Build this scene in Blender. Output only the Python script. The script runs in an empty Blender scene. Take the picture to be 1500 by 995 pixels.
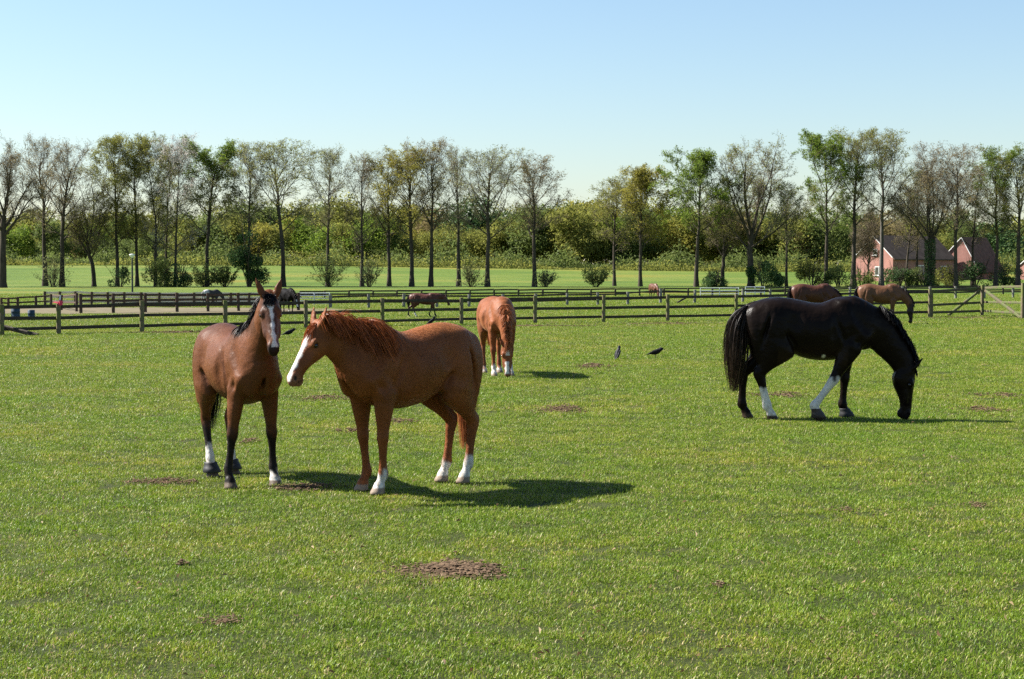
import bpy, math, random
import numpy as np
from mathutils import Vector, Matrix

R = math.radians
random.seed(7)
rng = np.random.default_rng(11)
scene = bpy.context.scene
COL = scene.collection

# ------------------------------------------------------------------ camera
CAMZ, FPX, HOR = 2.1, 2500.0, 396.0
PITCH = math.atan((497.5 - HOR) / FPX)
cam_d = bpy.data.cameras.new('camera')
cam_d.sensor_width = 36.0
cam_d.lens = 36.0 * FPX / 1500.0
cam_d.clip_start, cam_d.clip_end = 0.1, 9000.0
cam = bpy.data.objects.new('camera', cam_d)
cam.location = (0, 0, CAMZ)
cam.rotation_euler = (math.pi / 2 - PITCH, 0, 0)
COL.objects.link(cam)
scene.camera = cam

# ------------------------------------------------------------------ sky and sun
SUN_AZ = math.atan2(0.27, -1.06)          # direction towards the sun: left, a little behind the horses
SUN_EL = R(42.0)
world = bpy.data.worlds.new('World')
scene.world = world
world.use_nodes = True
wn = world.node_tree
wn.nodes.clear()
sky = wn.nodes.new('ShaderNodeTexSky')
sky.sky_type = 'NISHITA'
sky.sun_disc = False
sky.sun_elevation = SUN_EL
sky.sun_rotation = math.pi / 2 - SUN_AZ
sky.altitude = 0.0
sky.air_density = 1.15
sky.dust_density = 0.5
sky.ozone_density = 4.0
bg = wn.nodes.new('ShaderNodeBackground')
bg.inputs['Strength'].default_value = 0.0545
wo = wn.nodes.new('ShaderNodeOutputWorld')
wn.links.new(sky.outputs[0], bg.inputs[0])
wn.links.new(bg.outputs[0], wo.inputs[0])
sun_d = bpy.data.lights.new('sun', 'SUN')
sun_d.energy = 5.0
sun_d.angle = R(0.53)
sun_d.color = (1.0, 0.955, 0.88)
sun = bpy.data.objects.new('sun', sun_d)
sdir = Vector((math.cos(SUN_AZ) * math.cos(SUN_EL), math.sin(SUN_AZ) * math.cos(SUN_EL), math.sin(SUN_EL)))
sun.rotation_euler = sdir.to_track_quat('Z', 'Y').to_euler()
sun.location = sdir * 60
COL.objects.link(sun)
scene.view_settings.view_transform = 'Standard'
scene.view_settings.look = 'None'
scene.view_settings.exposure = 1.62
scene.view_settings.gamma = 1.0
scene.view_settings.use_curve_mapping = False
scene.render.engine = 'CYCLES'
scene.cycles.max_bounces = 6
scene.cycles.transparent_max_bounces = 6
scene.cycles.use_denoising = False

# ------------------------------------------------------------------ small helpers
_cp, _sp = math.cos(PITCH), math.sin(PITCH)


def ray(px, py):
    a, b = (px - 750.0) / FPX, -(py - 497.5) / FPX
    return a, _cp + b * _sp, -_sp + b * _cp


def at(px, py, Y):
    """world point seen at photo pixel (px, py) when it stands Y metres away"""
    a, f, u = ray(px, py)
    t = Y / f
    return Vector((a * t, Y, CAMZ + u * t))


def ground(px, py):
    a, f, u = ray(px, py)
    t = -CAMZ / u
    return a * t, f * t


def sstep(a, b, x):
    t = np.clip((x - a) / (b - a), 0, 1)
    return t * t * (3 - 2 * t)


def terrain(x, y):
    """height of the pasture: flat paddocks, far field rising gently towards the wood"""
    x = np.asarray(x, float)
    y = np.asarray(y, float)
    side = 3.1 - 1.3 * sstep(-60, 60, x)
    rise = side * sstep(212, 335, y) + 2.0 * sstep(400, 1500, y)
    near = 1 - sstep(45, 62, y)
    bump = near * (0.012 * np.sin(x * 1.7 + 0.6 * np.sin(y * 0.9)) * np.sin(y * 1.1 + 0.8 * np.sin(x * 0.7)) + 0.010 * np.sin(x * 3.9 + y * 2.3) * np.sin(y * 3.1 - x * 1.3))
    return rise + bump


def mesh_np(name, verts, faces, smooth=True, mat=None, colors=None, cname='coat'):
    """mesh from numpy arrays; faces is (N,3) or (N,4)"""
    verts = np.asarray(verts, np.float32)
    faces = np.asarray(faces, np.int32)
    me = bpy.data.meshes.new(name)
    n, k = faces.shape
    me.vertices.add(len(verts))
    me.vertices.foreach_set('co', verts.ravel())
    me.loops.add(n * k)
    me.loops.foreach_set('vertex_index', faces.ravel())
    me.polygons.add(n)
    me.polygons.foreach_set('loop_start', np.arange(0, n * k, k, dtype=np.int32))
    me.polygons.foreach_set('loop_total', np.full(n, k, np.int32))
    me.polygons.foreach_set('use_smooth', np.full(n, smooth, bool))
    if colors is not None:
        at_ = me.color_attributes.new(cname, 'FLOAT_COLOR', 'POINT')
        c = np.ones((len(verts), 4), np.float32)
        c[:, :3] = colors
        at_.data.foreach_set('color', c.ravel())
    me.update(calc_edges=True)
    me.validate()
    if mat is not None:
        me.materials.append(mat)
    return me


def obj(name, me, parent=None, loc=None, rz=None):
    o = bpy.data.objects.new(name, me)
    COL.objects.link(o)
    if parent is not None:
        o.parent = parent
    if loc is not None:
        o.location = loc
    if rz is not None:
        o.rotation_euler = (0, 0, rz)
    return o


def tag(o, label=None, cat=None, group=None, kind=None):
    if label:
        o['label'] = label
    if cat:
        o['category'] = cat
    if group:
        o['group'] = group
    if kind:
        o['kind'] = kind
    return o


def copy_tree(o, parent=None):
    c = o.copy()
    COL.objects.link(c)
    c.parent = parent
    for ch in list(o.children):
        copy_tree(ch, c)
    return c


# ------------------------------------------------------------------ materials
def new_mat(name):
    m = bpy.data.materials.new(name)
    m.use_nodes = True
    nt = m.node_tree
    nt.nodes.clear()
    out = nt.nodes.new('ShaderNodeOutputMaterial')
    return m, nt, out


def N(nt, kind, **kw):
    n = nt.nodes.new('ShaderNode' + kind)
    for k, v in kw.items():
        if k in n.inputs:
            n.inputs[k].default_value = v
        else:
            setattr(n, k, v)
    return n


def L(nt, a, b):
    nt.links.new(a, b)


def ramp(nt, fac, stops):
    r = nt.nodes.new('ShaderNodeValToRGB')
    el = r.color_ramp.elements
    while len(el) < len(stops):
        el.new(0.5)
    for e, (p, c) in zip(el, stops):
        e.position = p
        e.color = (c[0], c[1], c[2], 1)
    L(nt, fac, r.inputs[0])
    return r.outputs[0]


def mixc(nt, fac, a, b, mode='MIX'):
    n = nt.nodes.new('ShaderNodeMix')
    n.data_type = 'RGBA'
    n.blend_type = mode
    for sock, v in ((n.inputs[0], fac), (n.inputs[6], a), (n.inputs[7], b)):
        if hasattr(v, 'is_linked'):
            L(nt, v, sock)
        elif isinstance(v, (int, float)):
            sock.default_value = v
        else:
            sock.default_value = (v[0], v[1], v[2], 1)
    return n.outputs[2]


def simple_mat(name, c1, c2, scale=8.0, rough=0.8, bump=0.3, spec=0.3, stretch=(1, 1, 1), detail=5.0):
    m, nt, out = new_mat(name)
    tc = N(nt, 'TexCoord')
    mp = N(nt, 'Mapping')
    mp.inputs['Scale'].default_value = stretch
    L(nt, tc.outputs['Object'], mp.inputs[0])
    no = N(nt, 'TexNoise', Scale=scale, Detail=detail, Roughness=0.6)
    L(nt, mp.outputs[0], no.inputs['Vector'])
    c = ramp(nt, no.outputs[0], [(0.3, c1), (0.7, c2)])
    p = N(nt, 'BsdfPrincipled', Roughness=rough)
    p.inputs['Specular IOR Level'].default_value = spec
    L(nt, c, p.inputs['Base Color'])
    if bump:
        b = N(nt, 'Bump', Strength=bump, Distance=0.02)
        L(nt, no.outputs[0], b.inputs['Height'])
        L(nt, b.outputs[0], p.inputs['Normal'])
    L(nt, p.outputs[0], out.inputs[0])
    return m


def coat_mat(name, rough=0.45, spec=0.4, sheen=0.0, dapple=0.15, bump=0.25, sheen_col=(1, 0.8, 0.6)):
    """short animal hair: colour from the 'coat' attribute, fine hair grain and faint dapples"""
    m, nt, out = new_mat(name)
    at_ = N(nt, 'Attribute', attribute_name='coat')
    tc = N(nt, 'TexCoord')
    big = N(nt, 'TexNoise', Scale=5.0, Detail=3.0)
    L(nt, tc.outputs['Object'], big.inputs['Vector'])
    mp = N(nt, 'Mapping')
    mp.inputs['Scale'].default_value = (70, 150, 38)
    mp.inputs['Rotation'].default_value = (0, 0.5, 0)
    L(nt, tc.outputs['Object'], mp.inputs[0])
    fine = N(nt, 'TexNoise', Scale=1.0, Detail=4.0, Roughness=0.7)
    L(nt, mp.outputs[0], fine.inputs['Vector'])
    v1 = ramp(nt, big.outputs[0], [(0.3, (1 - dapple,) * 3), (0.7, (1 + dapple,) * 3)])
    v2 = ramp(nt, fine.outputs[0], [(0.25, (0.84,) * 3), (0.75, (1.14,) * 3)])
    c = mixc(nt, 1.0, at_.outputs['Color'], v1, 'MULTIPLY')
    c = mixc(nt, 1.0, c, v2, 'MULTIPLY')
    p = N(nt, 'BsdfPrincipled', Roughness=rough)
    p.inputs['Specular IOR Level'].default_value = spec
    p.inputs['Sheen Weight'].default_value = sheen
    p.inputs['Sheen Roughness'].default_value = 0.4
    p.inputs['Sheen Tint'].default_value = (*sheen_col, 1)
    L(nt, c, p.inputs['Base Color'])
    b1 = N(nt, 'Bump', Strength=bump, Distance=0.012)
    L(nt, fine.outputs[0], b1.inputs['Height'])
    mus = N(nt, 'TexNoise', Scale=7.0, Detail=2.0)
    L(nt, tc.outputs['Object'], mus.inputs['Vector'])
    b2 = N(nt, 'Bump', Strength=0.42, Distance=0.05)
    L(nt, mus.outputs[0], b2.inputs['Height'])
    L(nt, b1.outputs[0], b2.inputs['Normal'])
    L(nt, b2.outputs[0], p.inputs['Normal'])
    L(nt, p.outputs[0], out.inputs[0])
    return m


def hair_mat(name, rough=0.4, spec=0.4, trans=0.25):
    m, nt, out = new_mat(name)
    at_ = N(nt, 'Attribute', attribute_name='coat')
    p = N(nt, 'BsdfPrincipled', Roughness=rough)
    p.inputs['Specular IOR Level'].default_value = spec
    L(nt, at_.outputs['Color'], p.inputs['Base Color'])
    t = N(nt, 'BsdfTranslucent')
    L(nt, at_.outputs['Color'], t.inputs[0])
    mx = N(nt, 'MixShader')
    mx.inputs[0].default_value = trans
    L(nt, p.outputs[0], mx.inputs[1])
    L(nt, t.outputs[0], mx.inputs[2])
    L(nt, mx.outputs[0], out.inputs[0])
    return m


def leaf_mat(name, stops, trans=0.4, rough=0.55, var=0.35):
    """foliage: colour varies by leaf ('coat' attribute red channel) and gently by place"""
    m, nt, out = new_mat(name)
    at_ = N(nt, 'Attribute', attribute_name='coat')
    sp = N(nt, 'SeparateColor')
    L(nt, at_.outputs['Color'], sp.inputs[0])
    geo = N(nt, 'NewGeometry')
    no = N(nt, 'TexNoise', Scale=0.35, Detail=2.0)
    L(nt, geo.outputs['Position'], no.inputs['Vector'])
    ad = N(nt, 'Math', operation='MULTIPLY_ADD')
    ad.inputs[1].default_value = var
    L(nt, no.outputs[0], ad.inputs[0])
    mu = N(nt, 'Math', operation='MULTIPLY')
    mu.inputs[1].default_value = 1.0 - var
    L(nt, sp.outputs[0], mu.inputs[0])
    L(nt, mu.outputs[0], ad.inputs[2])
    c = ramp(nt, ad.outputs[0], stops)
    p = N(nt, 'BsdfPrincipled', Roughness=rough)
    p.inputs['Specular IOR Level'].default_value = 0.1
    L(nt, c, p.inputs['Base Color'])
    t = N(nt, 'BsdfTranslucent')
    L(nt, c, t.inputs[0])
    mx = N(nt, 'MixShader')
    mx.inputs[0].default_value = trans
    L(nt, p.outputs[0], mx.inputs[1])
    L(nt, t.outputs[0], mx.inputs[2])
    L(nt, mx.outputs[0], out.inputs[0])
    return m

# ================================================================== ground
def ground_mat():
    m, nt, out = new_mat('pasture')
    geo = N(nt, 'NewGeometry')
    P = geo.outputs['Position']
    n1 = N(nt, 'TexNoise', Scale=0.22, Detail=5.0, Roughness=0.65)
    n2 = N(nt, 'TexNoise', Scale=2.2, Detail=6.0, Roughness=0.7)
    n3 = N(nt, 'TexNoise', Scale=28.0, Detail=5.0, Roughness=0.75)
    n4 = N(nt, 'TexNoise', Scale=0.9, Detail=4.0, Roughness=0.7)
    for n in (n1, n2, n3, n4):
        L(nt, P, n.inputs['Vector'])
    c = ramp(nt, n1.outputs[0], [(0.3, (0.048, 0.062, 0.012)), (0.55, (0.066, 0.080, 0.016)), (0.75, (0.095, 0.090, 0.026))])
    c2 = ramp(nt, n2.outputs[0], [(0.3, (0.6, 0.62, 0.55)), (0.7, (1.25, 1.25, 1.2))])
    c = mixc(nt, 1.0, c, c2, 'MULTIPLY')
    c3 = ramp(nt, n3.outputs[0], [(0.32, (0.35, 0.36, 0.34)), (0.5, (0.9, 0.9, 0.9)), (0.68, (1.5, 1.5, 1.4))])
    c = mixc(nt, 0.8, c, c3, 'MULTIPLY')
    # worn earth showing through here and there
    wear = ramp(nt, n4.outputs[0], [(0.64, (0, 0, 0)), (0.72, (1, 1, 1))])
    sep = N(nt, 'SeparateXYZ')
    L(nt, P, sep.inputs[0])
    c = mixc(nt, wear, c, (0.13, 0.085, 0.05))
    # the far field is a paler, drier pasture with buttercups
    mr = N(nt, 'MapRange')
    mr.inputs[1].default_value, mr.inputs[2].default_value = 66.0, 135.0
    L(nt, sep.outputs[1], mr.inputs[0])
    st = N(nt, 'Mapping')
    st.inputs['Scale'].default_value = (0.03, 0.05, 0.03)
    L(nt, P, st.inputs[0])
    n5 = N(nt, 'TexNoise', Scale=1.0, Detail=5.0, Roughness=0.6)
    L(nt, st.outputs[0], n5.inputs['Vector'])
    far = ramp(nt, n5.outputs[0], [(0.34, (0.062, 0.108, 0.012)), (0.48, (0.092, 0.138, 0.017)), (0.58, (0.130, 0.158, 0.026)), (0.68, (0.175, 0.155, 0.020))])
    far = mixc(nt, 0.85, far, c2, 'MULTIPLY')
    far = mixc(nt, 0.5, far, c3, 'MULTIPLY')
    c = mixc(nt, mr.outputs[0], c, far)
    p = N(nt, 'BsdfPrincipled', Roughness=0.85)
    p.inputs['Specular IOR Level'].default_value = 0.15
    L(nt, c, p.inputs['Base Color'])
    b = N(nt, 'Bump', Strength=0.9, Distance=0.06)
    L(nt, n3.outputs[0], b.inputs['Height'])
    L(nt, b.outputs[0], p.inputs['Normal'])
    L(nt, p.outputs[0], out.inputs[0])
    return m


ys = np.concatenate([np.linspace(-40, 4, 12), np.linspace(4.5, 62, 150), np.linspace(64, 215, 60), np.linspace(220, 420, 40), np.geomspace(440, 6000, 24)])
us = np.linspace(-1, 1, 161)
GX = np.stack([us * (24 + 0.75 * max(y, 0)) for y in ys])
GY = np.repeat(ys[:, None], len(us), 1)
GZ = terrain(GX, GY)
nr_, nc_ = GX.shape
ii, jj = np.mgrid[0:nr_ - 1, 0:nc_ - 1]
b0 = ii * nc_ + jj
gq = np.stack([b0, b0 + 1, b0 + nc_ + 1, b0 + nc_], -1).reshape(-1, 4)
tag(obj('ground', mesh_np('ground', np.stack([GX, GY, GZ], -1).reshape(-1, 3), gq, True, ground_mat())), kind='structure')


def grass_mat():
    m, nt, out = new_mat('grass_blade')
    at_ = N(nt, 'Attribute', attribute_name='coat')
    geo = N(nt, 'NewGeometry')
    n1 = N(nt, 'TexNoise', Scale=0.30, Detail=4.0, Roughness=0.65)
    L(nt, geo.outputs['Position'], n1.inputs['Vector'])
    n2 = N(nt, 'TexNoise', Scale=2.6, Detail=3.0, Roughness=0.6)
    L(nt, geo.outputs['Position'], n2.inputs['Vector'])
    t1 = ramp(nt, n1.outputs[0], [(0.32, (0.80, 0.95, 0.75)), (0.52, (1.0, 1.0, 1.0)), (0.70, (1.35, 1.12, 1.15))])
    t2 = ramp(nt, n2.outputs[0], [(0.28, (0.62, 0.68, 0.6)), (0.5, (1.0, 1.0, 1.0)), (0.72, (1.35, 1.2, 1.25))])
    c = mixc(nt, 1.0, at_.outputs['Color'], t1, 'MULTIPLY')
    c = mixc(nt, 1.0, c, t2, 'MULTIPLY')
    p = N(nt, 'BsdfPrincipled', Roughness=0.42)
    p.inputs['Specular IOR Level'].default_value = 0.18
    L(nt, c, p.inputs['Base Color'])
    t = N(nt, 'BsdfTranslucent')
    L(nt, c, t.inputs[0])
    mx = N(nt, 'MixShader')
    mx.inputs[0].default_value = 0.38
    L(nt, p.outputs[0], mx.inputs[1])
    L(nt, t.outputs[0], mx.inputs[2])
    L(nt, mx.outputs[0], out.inputs[0])
    return m


GRASS = grass_mat()


def tuft(seed, n, rad, hmin, hmax, wd):
    g = np.random.default_rng(seed)
    a, r = g.uniform(0, 6.283, n), rad * np.sqrt(g.random(n))
    root = np.stack([r * np.cos(a), r * np.sin(a), np.full(n, -0.01)], 1)
    az = g.uniform(0, 6.283, n)
    lean = np.abs(g.normal(0.75, 0.4, n))
    ln = g.uniform(hmin, hmax, n)
    pts = [root]
    p = root
    ang = lean * 0.35
    for k in range(3):
        p = p + np.stack([np.sin(ang) * np.cos(az), np.sin(ang) * np.sin(az), np.cos(ang)], 1) * (ln / 3)[:, None]
        pts.append(p)
        ang = np.minimum(ang + lean * 0.65, 2.0)
    P = np.stack(pts, 1)
    side = np.stack([-np.sin(az), np.cos(az), g.normal(0, 0.25, n)], 1)
    side /= np.linalg.norm(side, axis=1, keepdims=True)
    w = wd * g.uniform(0.6, 1.3, n)[:, None, None] * np.array([0.8, 1.0, 0.75, 0.12])[None, :, None] / 2
    V = np.stack([P - side[:, None] * w, P + side[:, None] * w], 2).reshape(-1, 3)
    base = (np.arange(n) * 8)[:, None] + (np.arange(3) * 2)[None]
    F = np.stack([base, base + 1, base + 3, base + 2], -1).reshape(-1, 4)
    pal = np.array([(0.142, 0.215, 0.014), (0.175, 0.250, 0.017), (0.094, 0.152, 0.014), (0.26, 0.300, 0.040), (0.38, 0.32, 0.15)])
    c = pal[g.choice(5, n, p=[.27, .25, .23, .14, .11])] * g.uniform(0.8, 1.2, (n, 1))
    return mesh_np('tuft', V, F, True, GRASS, np.repeat(c, 8, 0))


gcol = bpy.data.collections.new('grass_tufts')
for k in range(8):
    gcol.objects.link(bpy.data.objects.new('tuft_%d' % k, tuft(100 + k, 95, 0.13, 0.018, 0.048, 0.0048)))


def scatter(y0, y1, dens, sc, halo=3.0):
    out = []
    n = int((y1 - y0) * 2 * (0.31 * y1 + halo) * dens)
    y = rng.uniform(y0, y1, n)
    x = rng.uniform(-1, 1, n) * (0.31 * y1 + halo)
    ok = np.abs(x) < 0.31 * y + halo
    x, y = x[ok], y[ok]
    return np.stack([x, y, terrain(x, y), sc * rng.uniform(0.75, 1.3, len(x))], 1)


pts = np.vstack([scatter(5.5, 14, 110, 0.92), scatter(14, 24, 85, 1.0), scatter(24, 40, 45, 1.25), scatter(40, 64, 20, 1.65), scatter(64, 100, 6, 2.3), scatter(100, 150, 2, 3.0)])
# thinner where hooves have worn the turf
wn_ = np.sin(pts[:, 0] * 0.9 + 1.3 * np.sin(pts[:, 1] * 0.31)) * np.sin(pts[:, 1] * 0.7 + 1.1 * np.sin(pts[:, 0] * 0.53)) + 0.4 * np.sin(pts[:, 0] * 2.7 + pts[:, 1] * 1.9)
pts_ok = ((pts[:, 0] + 20.5) / 12.2) ** 2 + ((pts[:, 1] - 88.5) / 6.8) ** 2 > 1 + 0.2 * rng.normal(size=len(pts))
pts, wn_ = pts[pts_ok], wn_[pts_ok]
pts = pts[(wn_ < 1.1) | (rng.random(len(pts)) < 0.7)]
gm = bpy.data.meshes.new('grass')
gm.vertices.add(len(pts))
gm.vertices.foreach_set('co', pts[:, :3].astype(np.float32).ravel())
for nm, typ, val in (('rot', 'FLOAT', rng.uniform(0, 6.283, len(pts))), ('scl', 'FLOAT', pts[:, 3]), ('pick', 'INT', rng.integers(0, 8, len(pts)))):
    a_ = gm.attributes.new(nm, typ, 'POINT')
    a_.data.foreach_set('value', val.astype(np.float32 if typ == 'FLOAT' else np.int32))
gm.update()
go = obj('grass', gm)
tag(go, 'short green pasture grass covering the paddock', 'grass', kind='stuff')
ng = bpy.data.node_groups.new('scatter_grass', 'GeometryNodeTree')
ng.interface.new_socket('Geometry', in_out='INPUT', socket_type='NodeSocketGeometry')
ng.interface.new_socket('Geometry', in_out='OUTPUT', socket_type='NodeSocketGeometry')
gi, gout = ng.nodes.new('NodeGroupInput'), ng.nodes.new('NodeGroupOutput')
iop = ng.nodes.new('GeometryNodeInstanceOnPoints')
ci = ng.nodes.new('GeometryNodeCollectionInfo')
ci.inputs['Collection'].default_value = gcol
ci.inputs['Separate Children'].default_value = True
ci.inputs['Reset Children'].default_value = True
iop.inputs['Pick Instance'].default_value = True


def named(nm, typ):
    n = ng.nodes.new('GeometryNodeInputNamedAttribute')
    n.data_type = typ
    n.inputs['Name'].default_value = nm
    return n.outputs['Attribute']


cx_ = ng.nodes.new('ShaderNodeCombineXYZ')
ng.links.new(named('rot', 'FLOAT'), cx_.inputs[2])
ng.links.new(gi.outputs[0], iop.inputs['Points'])
ng.links.new(ci.outputs[0], iop.inputs['Instance'])
ng.links.new(named('pick', 'INT'), iop.inputs['Instance Index'])
ng.links.new(cx_.outputs[0], iop.inputs['Rotation'])
ng.links.new(named('scl', 'FLOAT'), iop.inputs['Scale'])
ng.links.new(iop.outputs[0], gout.inputs[0])
go.modifiers.new('scatter', 'NODES').node_group = ng

# sand pen on the left
sand_m = simple_mat('pen_sand', (0.085, 0.068, 0.034), (0.145, 0.115, 0.058), 0.8, rough=0.95, bump=0.4)
th = np.linspace(0, 2 * math.pi, 48, endpoint=False)
sv = np.stack([-20.5 + 12.5 * np.cos(th) * (1 + 0.05 * np.sin(3 * th)), 88.5 + 7.0 * np.sin(th), np.full(48, 0.02)], 1)
sv = np.vstack([[(-20.5, 88.5, 0.02)], sv])
sq = np.array([(0, 1 + i, 1 + (i + 1) % 48) for i in range(48)])
tag(obj('sand_pen', mesh_np('sand_pen', sv, sq, False, sand_m)), kind='structure')


# ================================================================== box-like building material
class MB:
    def __init__(self):
        self.v, self.f = [], []

    def poly(self, pts, faces):
        b = len(self.v)
        self.v += [tuple(p) for p in pts]
        self.f += [tuple(b + i for i in q) for q in faces]
        return self

    def box(self, lo, hi):
        (a, b, c), (d, e, f) = lo, hi
        return self.poly([(a, b, c), (d, b, c), (d, e, c), (a, e, c), (a, b, f), (d, b, f), (d, e, f), (a, e, f)],
                         [(3, 2, 1, 0), (4, 5, 6, 7), (0, 1, 5, 4), (1, 2, 6, 5), (2, 3, 7, 6), (3, 0, 4, 7)])

    def build(self, name, mat, parent=None, bevel=0.0):
        me = bpy.data.meshes.new(name)
        me.from_pydata(self.v, [], self.f)
        me.materials.append(mat)
        me.update()
        return obj(name, me, parent)


def beam(p, q, w, h, sides=4, up=(0, 0, 1), jit=0.0, taper=1.0):
    """timber from p to q with chamfered edges; w across, h high"""
    p, q = np.array(p, float), np.array(q, float)
    T = (q - p) / np.linalg.norm(q - p)
    u = np.array(up, float)
    if abs(T.dot(u)) > 0.95:
        u = np.array((0, 1.0, 0))
    W = np.cross(T, u)
    W /= np.linalg.norm(W)
    U = np.cross(W, T)
    c = 0.22
    sec = [(-.5, -.5 + c), (-.5, .5 - c), (-.5 + c, .5), (.5 - c, .5), (.5, .5 - c), (.5, -.5 + c), (.5 - c, -.5), (-.5 + c, -.5)]
    sec = [(a, b) for a, b in sec]
    V = []
    for k, (t, s) in enumerate(((0, 1), (0.5, 1), (1, taper))):
        ctr = p + (q - p) * t + (W * random.gauss(0, jit) + U * random.gauss(0, jit) if 0 < t < 1 else 0)
        V += [tuple(ctr + W * a * w * s + U * b * h * s) for a, b in sec]
    F = [(i * 8 + j, i * 8 + (j + 1) % 8, (i + 1) * 8 + (j + 1) % 8, (i + 1) * 8 + j) for i in range(2) for j in range(8)]
    F += [tuple(range(7, -1, -1)), tuple(range(16, 24))]
    return V, F


def timber(name, p, q, w, h, mat, parent, jit=0.0, taper=1.0):
    V, F = beam(p, q, w, h, jit=jit, taper=taper)
    me = bpy.data.meshes.new(name)
    me.from_pydata(V, [], F)
    me.materials.append(mat)
    me.update()
    return obj(name, me, parent)


def wood_mat(name, c1, c2, moss=None, amt=0.5):
    m, nt, out = new_mat(name)
    tc = N(nt, 'TexCoord')
    mp = N(nt, 'Mapping')
    mp.inputs['Scale'].default_value = (9, 9, 9)
    L(nt, tc.outputs['Object'], mp.inputs[0])
    no = N(nt, 'TexNoise', Scale=1.0, Detail=6.0, Roughness=0.7)
    L(nt, mp.outputs[0], no.inputs['Vector'])
    c = ramp(nt, no.outputs[0], [(0.3, c1), (0.7, c2)])
    if moss:
        n2 = N(nt, 'TexNoise', Scale=3.0, Detail=4.0)
        L(nt, tc.outputs['Object'], n2.inputs['Vector'])
        f = ramp(nt, n2.outputs[0], [(0.62 - 0.3 * amt, (0, 0, 0)), (0.75 - 0.25 * amt, (1, 1, 1))])
        c = mixc(nt, f, c, moss)
    p = N(nt, 'BsdfPrincipled', Roughness=0.85)
    p.inputs['Specular IOR Level'].default_value = 0.2
    L(nt, c, p.inputs['Base Color'])
    b = N(nt, 'Bump', Strength=0.5, Distance=0.02)
    L(nt, no.outputs[0], b.inputs['Height'])
    L(nt, b.outputs[0], p.inputs['Normal'])
    L(nt, p.outputs[0], out.inputs[0])
    return m


post_m = wood_mat('post_mossy', (0.09, 0.07, 0.042), (0.20, 0.165, 0.10), (0.125, 0.135, 0.040), 0.6)
rail_m = wood_mat('rail_dark', (0.030, 0.024, 0.018), (0.075, 0.060, 0.042), (0.06, 0.075, 0.025), 0.2)
brace_m = wood_mat('brace_mossy', (0.06, 0.05, 0.032), (0.12, 0.10, 0.06), (0.08, 0.10, 0.03), 0.6)
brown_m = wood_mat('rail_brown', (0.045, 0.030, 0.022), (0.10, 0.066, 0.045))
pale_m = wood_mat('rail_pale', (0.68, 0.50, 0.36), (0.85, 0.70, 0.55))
grey_w = wood_mat('post_grey', (0.12, 0.115, 0.10), (0.24, 0.23, 0.20), (0.11, 0.13, 0.06), 0.3)
steel_m = simple_mat('galvanised', (0.42, 0.45, 0.48), (0.58, 0.61, 0.64), 6, rough=0.4, bump=0, spec=0.5)


def fence(name, label, posts, rail_off, post_w, rail_w, rail_h, pm, rm, braces=(), group=None, dist=None, rail_ends=None, front=True):
    """posts: (px, top y, base y) read off the photograph's ground plane; rails as (top fraction...) of post height"""
    root = bpy.data.objects.new(name, None)
    COL.objects.link(root)
    pos = []
    for i, (px, ty, by) in enumerate(posts):
        x, y = ground(px, by)
        z1 = at(px, ty, y).z
        pos.append((x, y, z1))
    root.location = (pos[0][0], pos[0][1], 0)
    o = np.array((pos[0][0], pos[0][1], 0))
    for (x, y, z1) in pos:
        p = np.array((x, y, -0.12)) - o
        q = np.array((x + random.gauss(0, 0.012), y, z1)) - o
        timber('post', p, q, post_w * random.uniform(0.92, 1.08), post_w * random.uniform(0.92, 1.08), pm, root)
    for i in range(len(pos) - 1):
        a, b = np.array(pos[i]), np.array(pos[i + 1])
        d = b - a
        nrm = np.array((d[1], -d[0], 0)) / math.hypot(d[0], d[1])
        nrm = nrm if nrm[1] < 0 else -nrm
        sh = -nrm * (post_w / 2 + rail_w / 2 - 0.01)
        for k, fz in enumerate(rail_off):
            za = a[2] * fz + random.gauss(0, 0.012)
            zb = b[2] * fz + random.gauss(0, 0.012)
            p = np.array((a[0], a[1], za)) + sh - o
            q = np.array((b[0], b[1], zb)) + sh - o
            timber('rail', p, q, rail_w, rail_h * random.uniform(0.9, 1.1), rm if not isinstance(rm, (list, tuple)) else rm[k], root, jit=0.008)
    for (a, b, w_, m_) in braces:
        timber('brace', np.array(a) - o, np.array(b) - o, w_, w_, m_, root)
    tag(root, label, 'fence', group)
    return root


def gpt(px, by, py, dy=0.0):
    """point above the ground spot (px, by) that shows at height py"""
    x, y = ground(px, by)
    p = at(px, py, y)
    return (p.x, p.y + dy, p.z)


near_posts = [(-112, 449, 495), (3, 446, 492), (86, 445, 489.5), (208, 440.5, 487), (330, 440, 484), (448, 439.5, 481), (560.5, 437, 478), (676, 436, 475.5), (784, 433.5, 474), (884, 432.5, 472.5), (978, 431.5, 471), (1078, 430.5, 469.5), (1172, 428, 468), (1268, 426, 466.5), (1361.5, 423.5, 465)]
fence('post_and_rail_fence', 'mossy three rail wooden fence crossing the paddock behind the horses', near_posts, (0.90, 0.54, 0.20), 0.14, 0.045, 0.105, post_m, rail_m,
      braces=[(gpt(-20, 491, 472, -0.12), gpt(60, 491.5, 491, -0.35), 0.13, rail_m)])
fence('post_and_rail_fence', 'higher braced end section of the mossy fence at the right edge', [(1364, 424.5, 464.8), (1438.5, 417.5, 463), (1498, 414.5, 467), (1590, 415, 469)], (0.90, 0.44, 0.16), 0.15, 0.06, 0.11, post_m, brace_m,
      braces=[(gpt(1388, 463.8, 462, -0.1), gpt(1434, 463, 426, -0.1), 0.11, brace_m), (gpt(1443, 463, 426, -0.1), gpt(1494, 466.5, 465.5, -0.2), 0.13, brace_m)])

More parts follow.
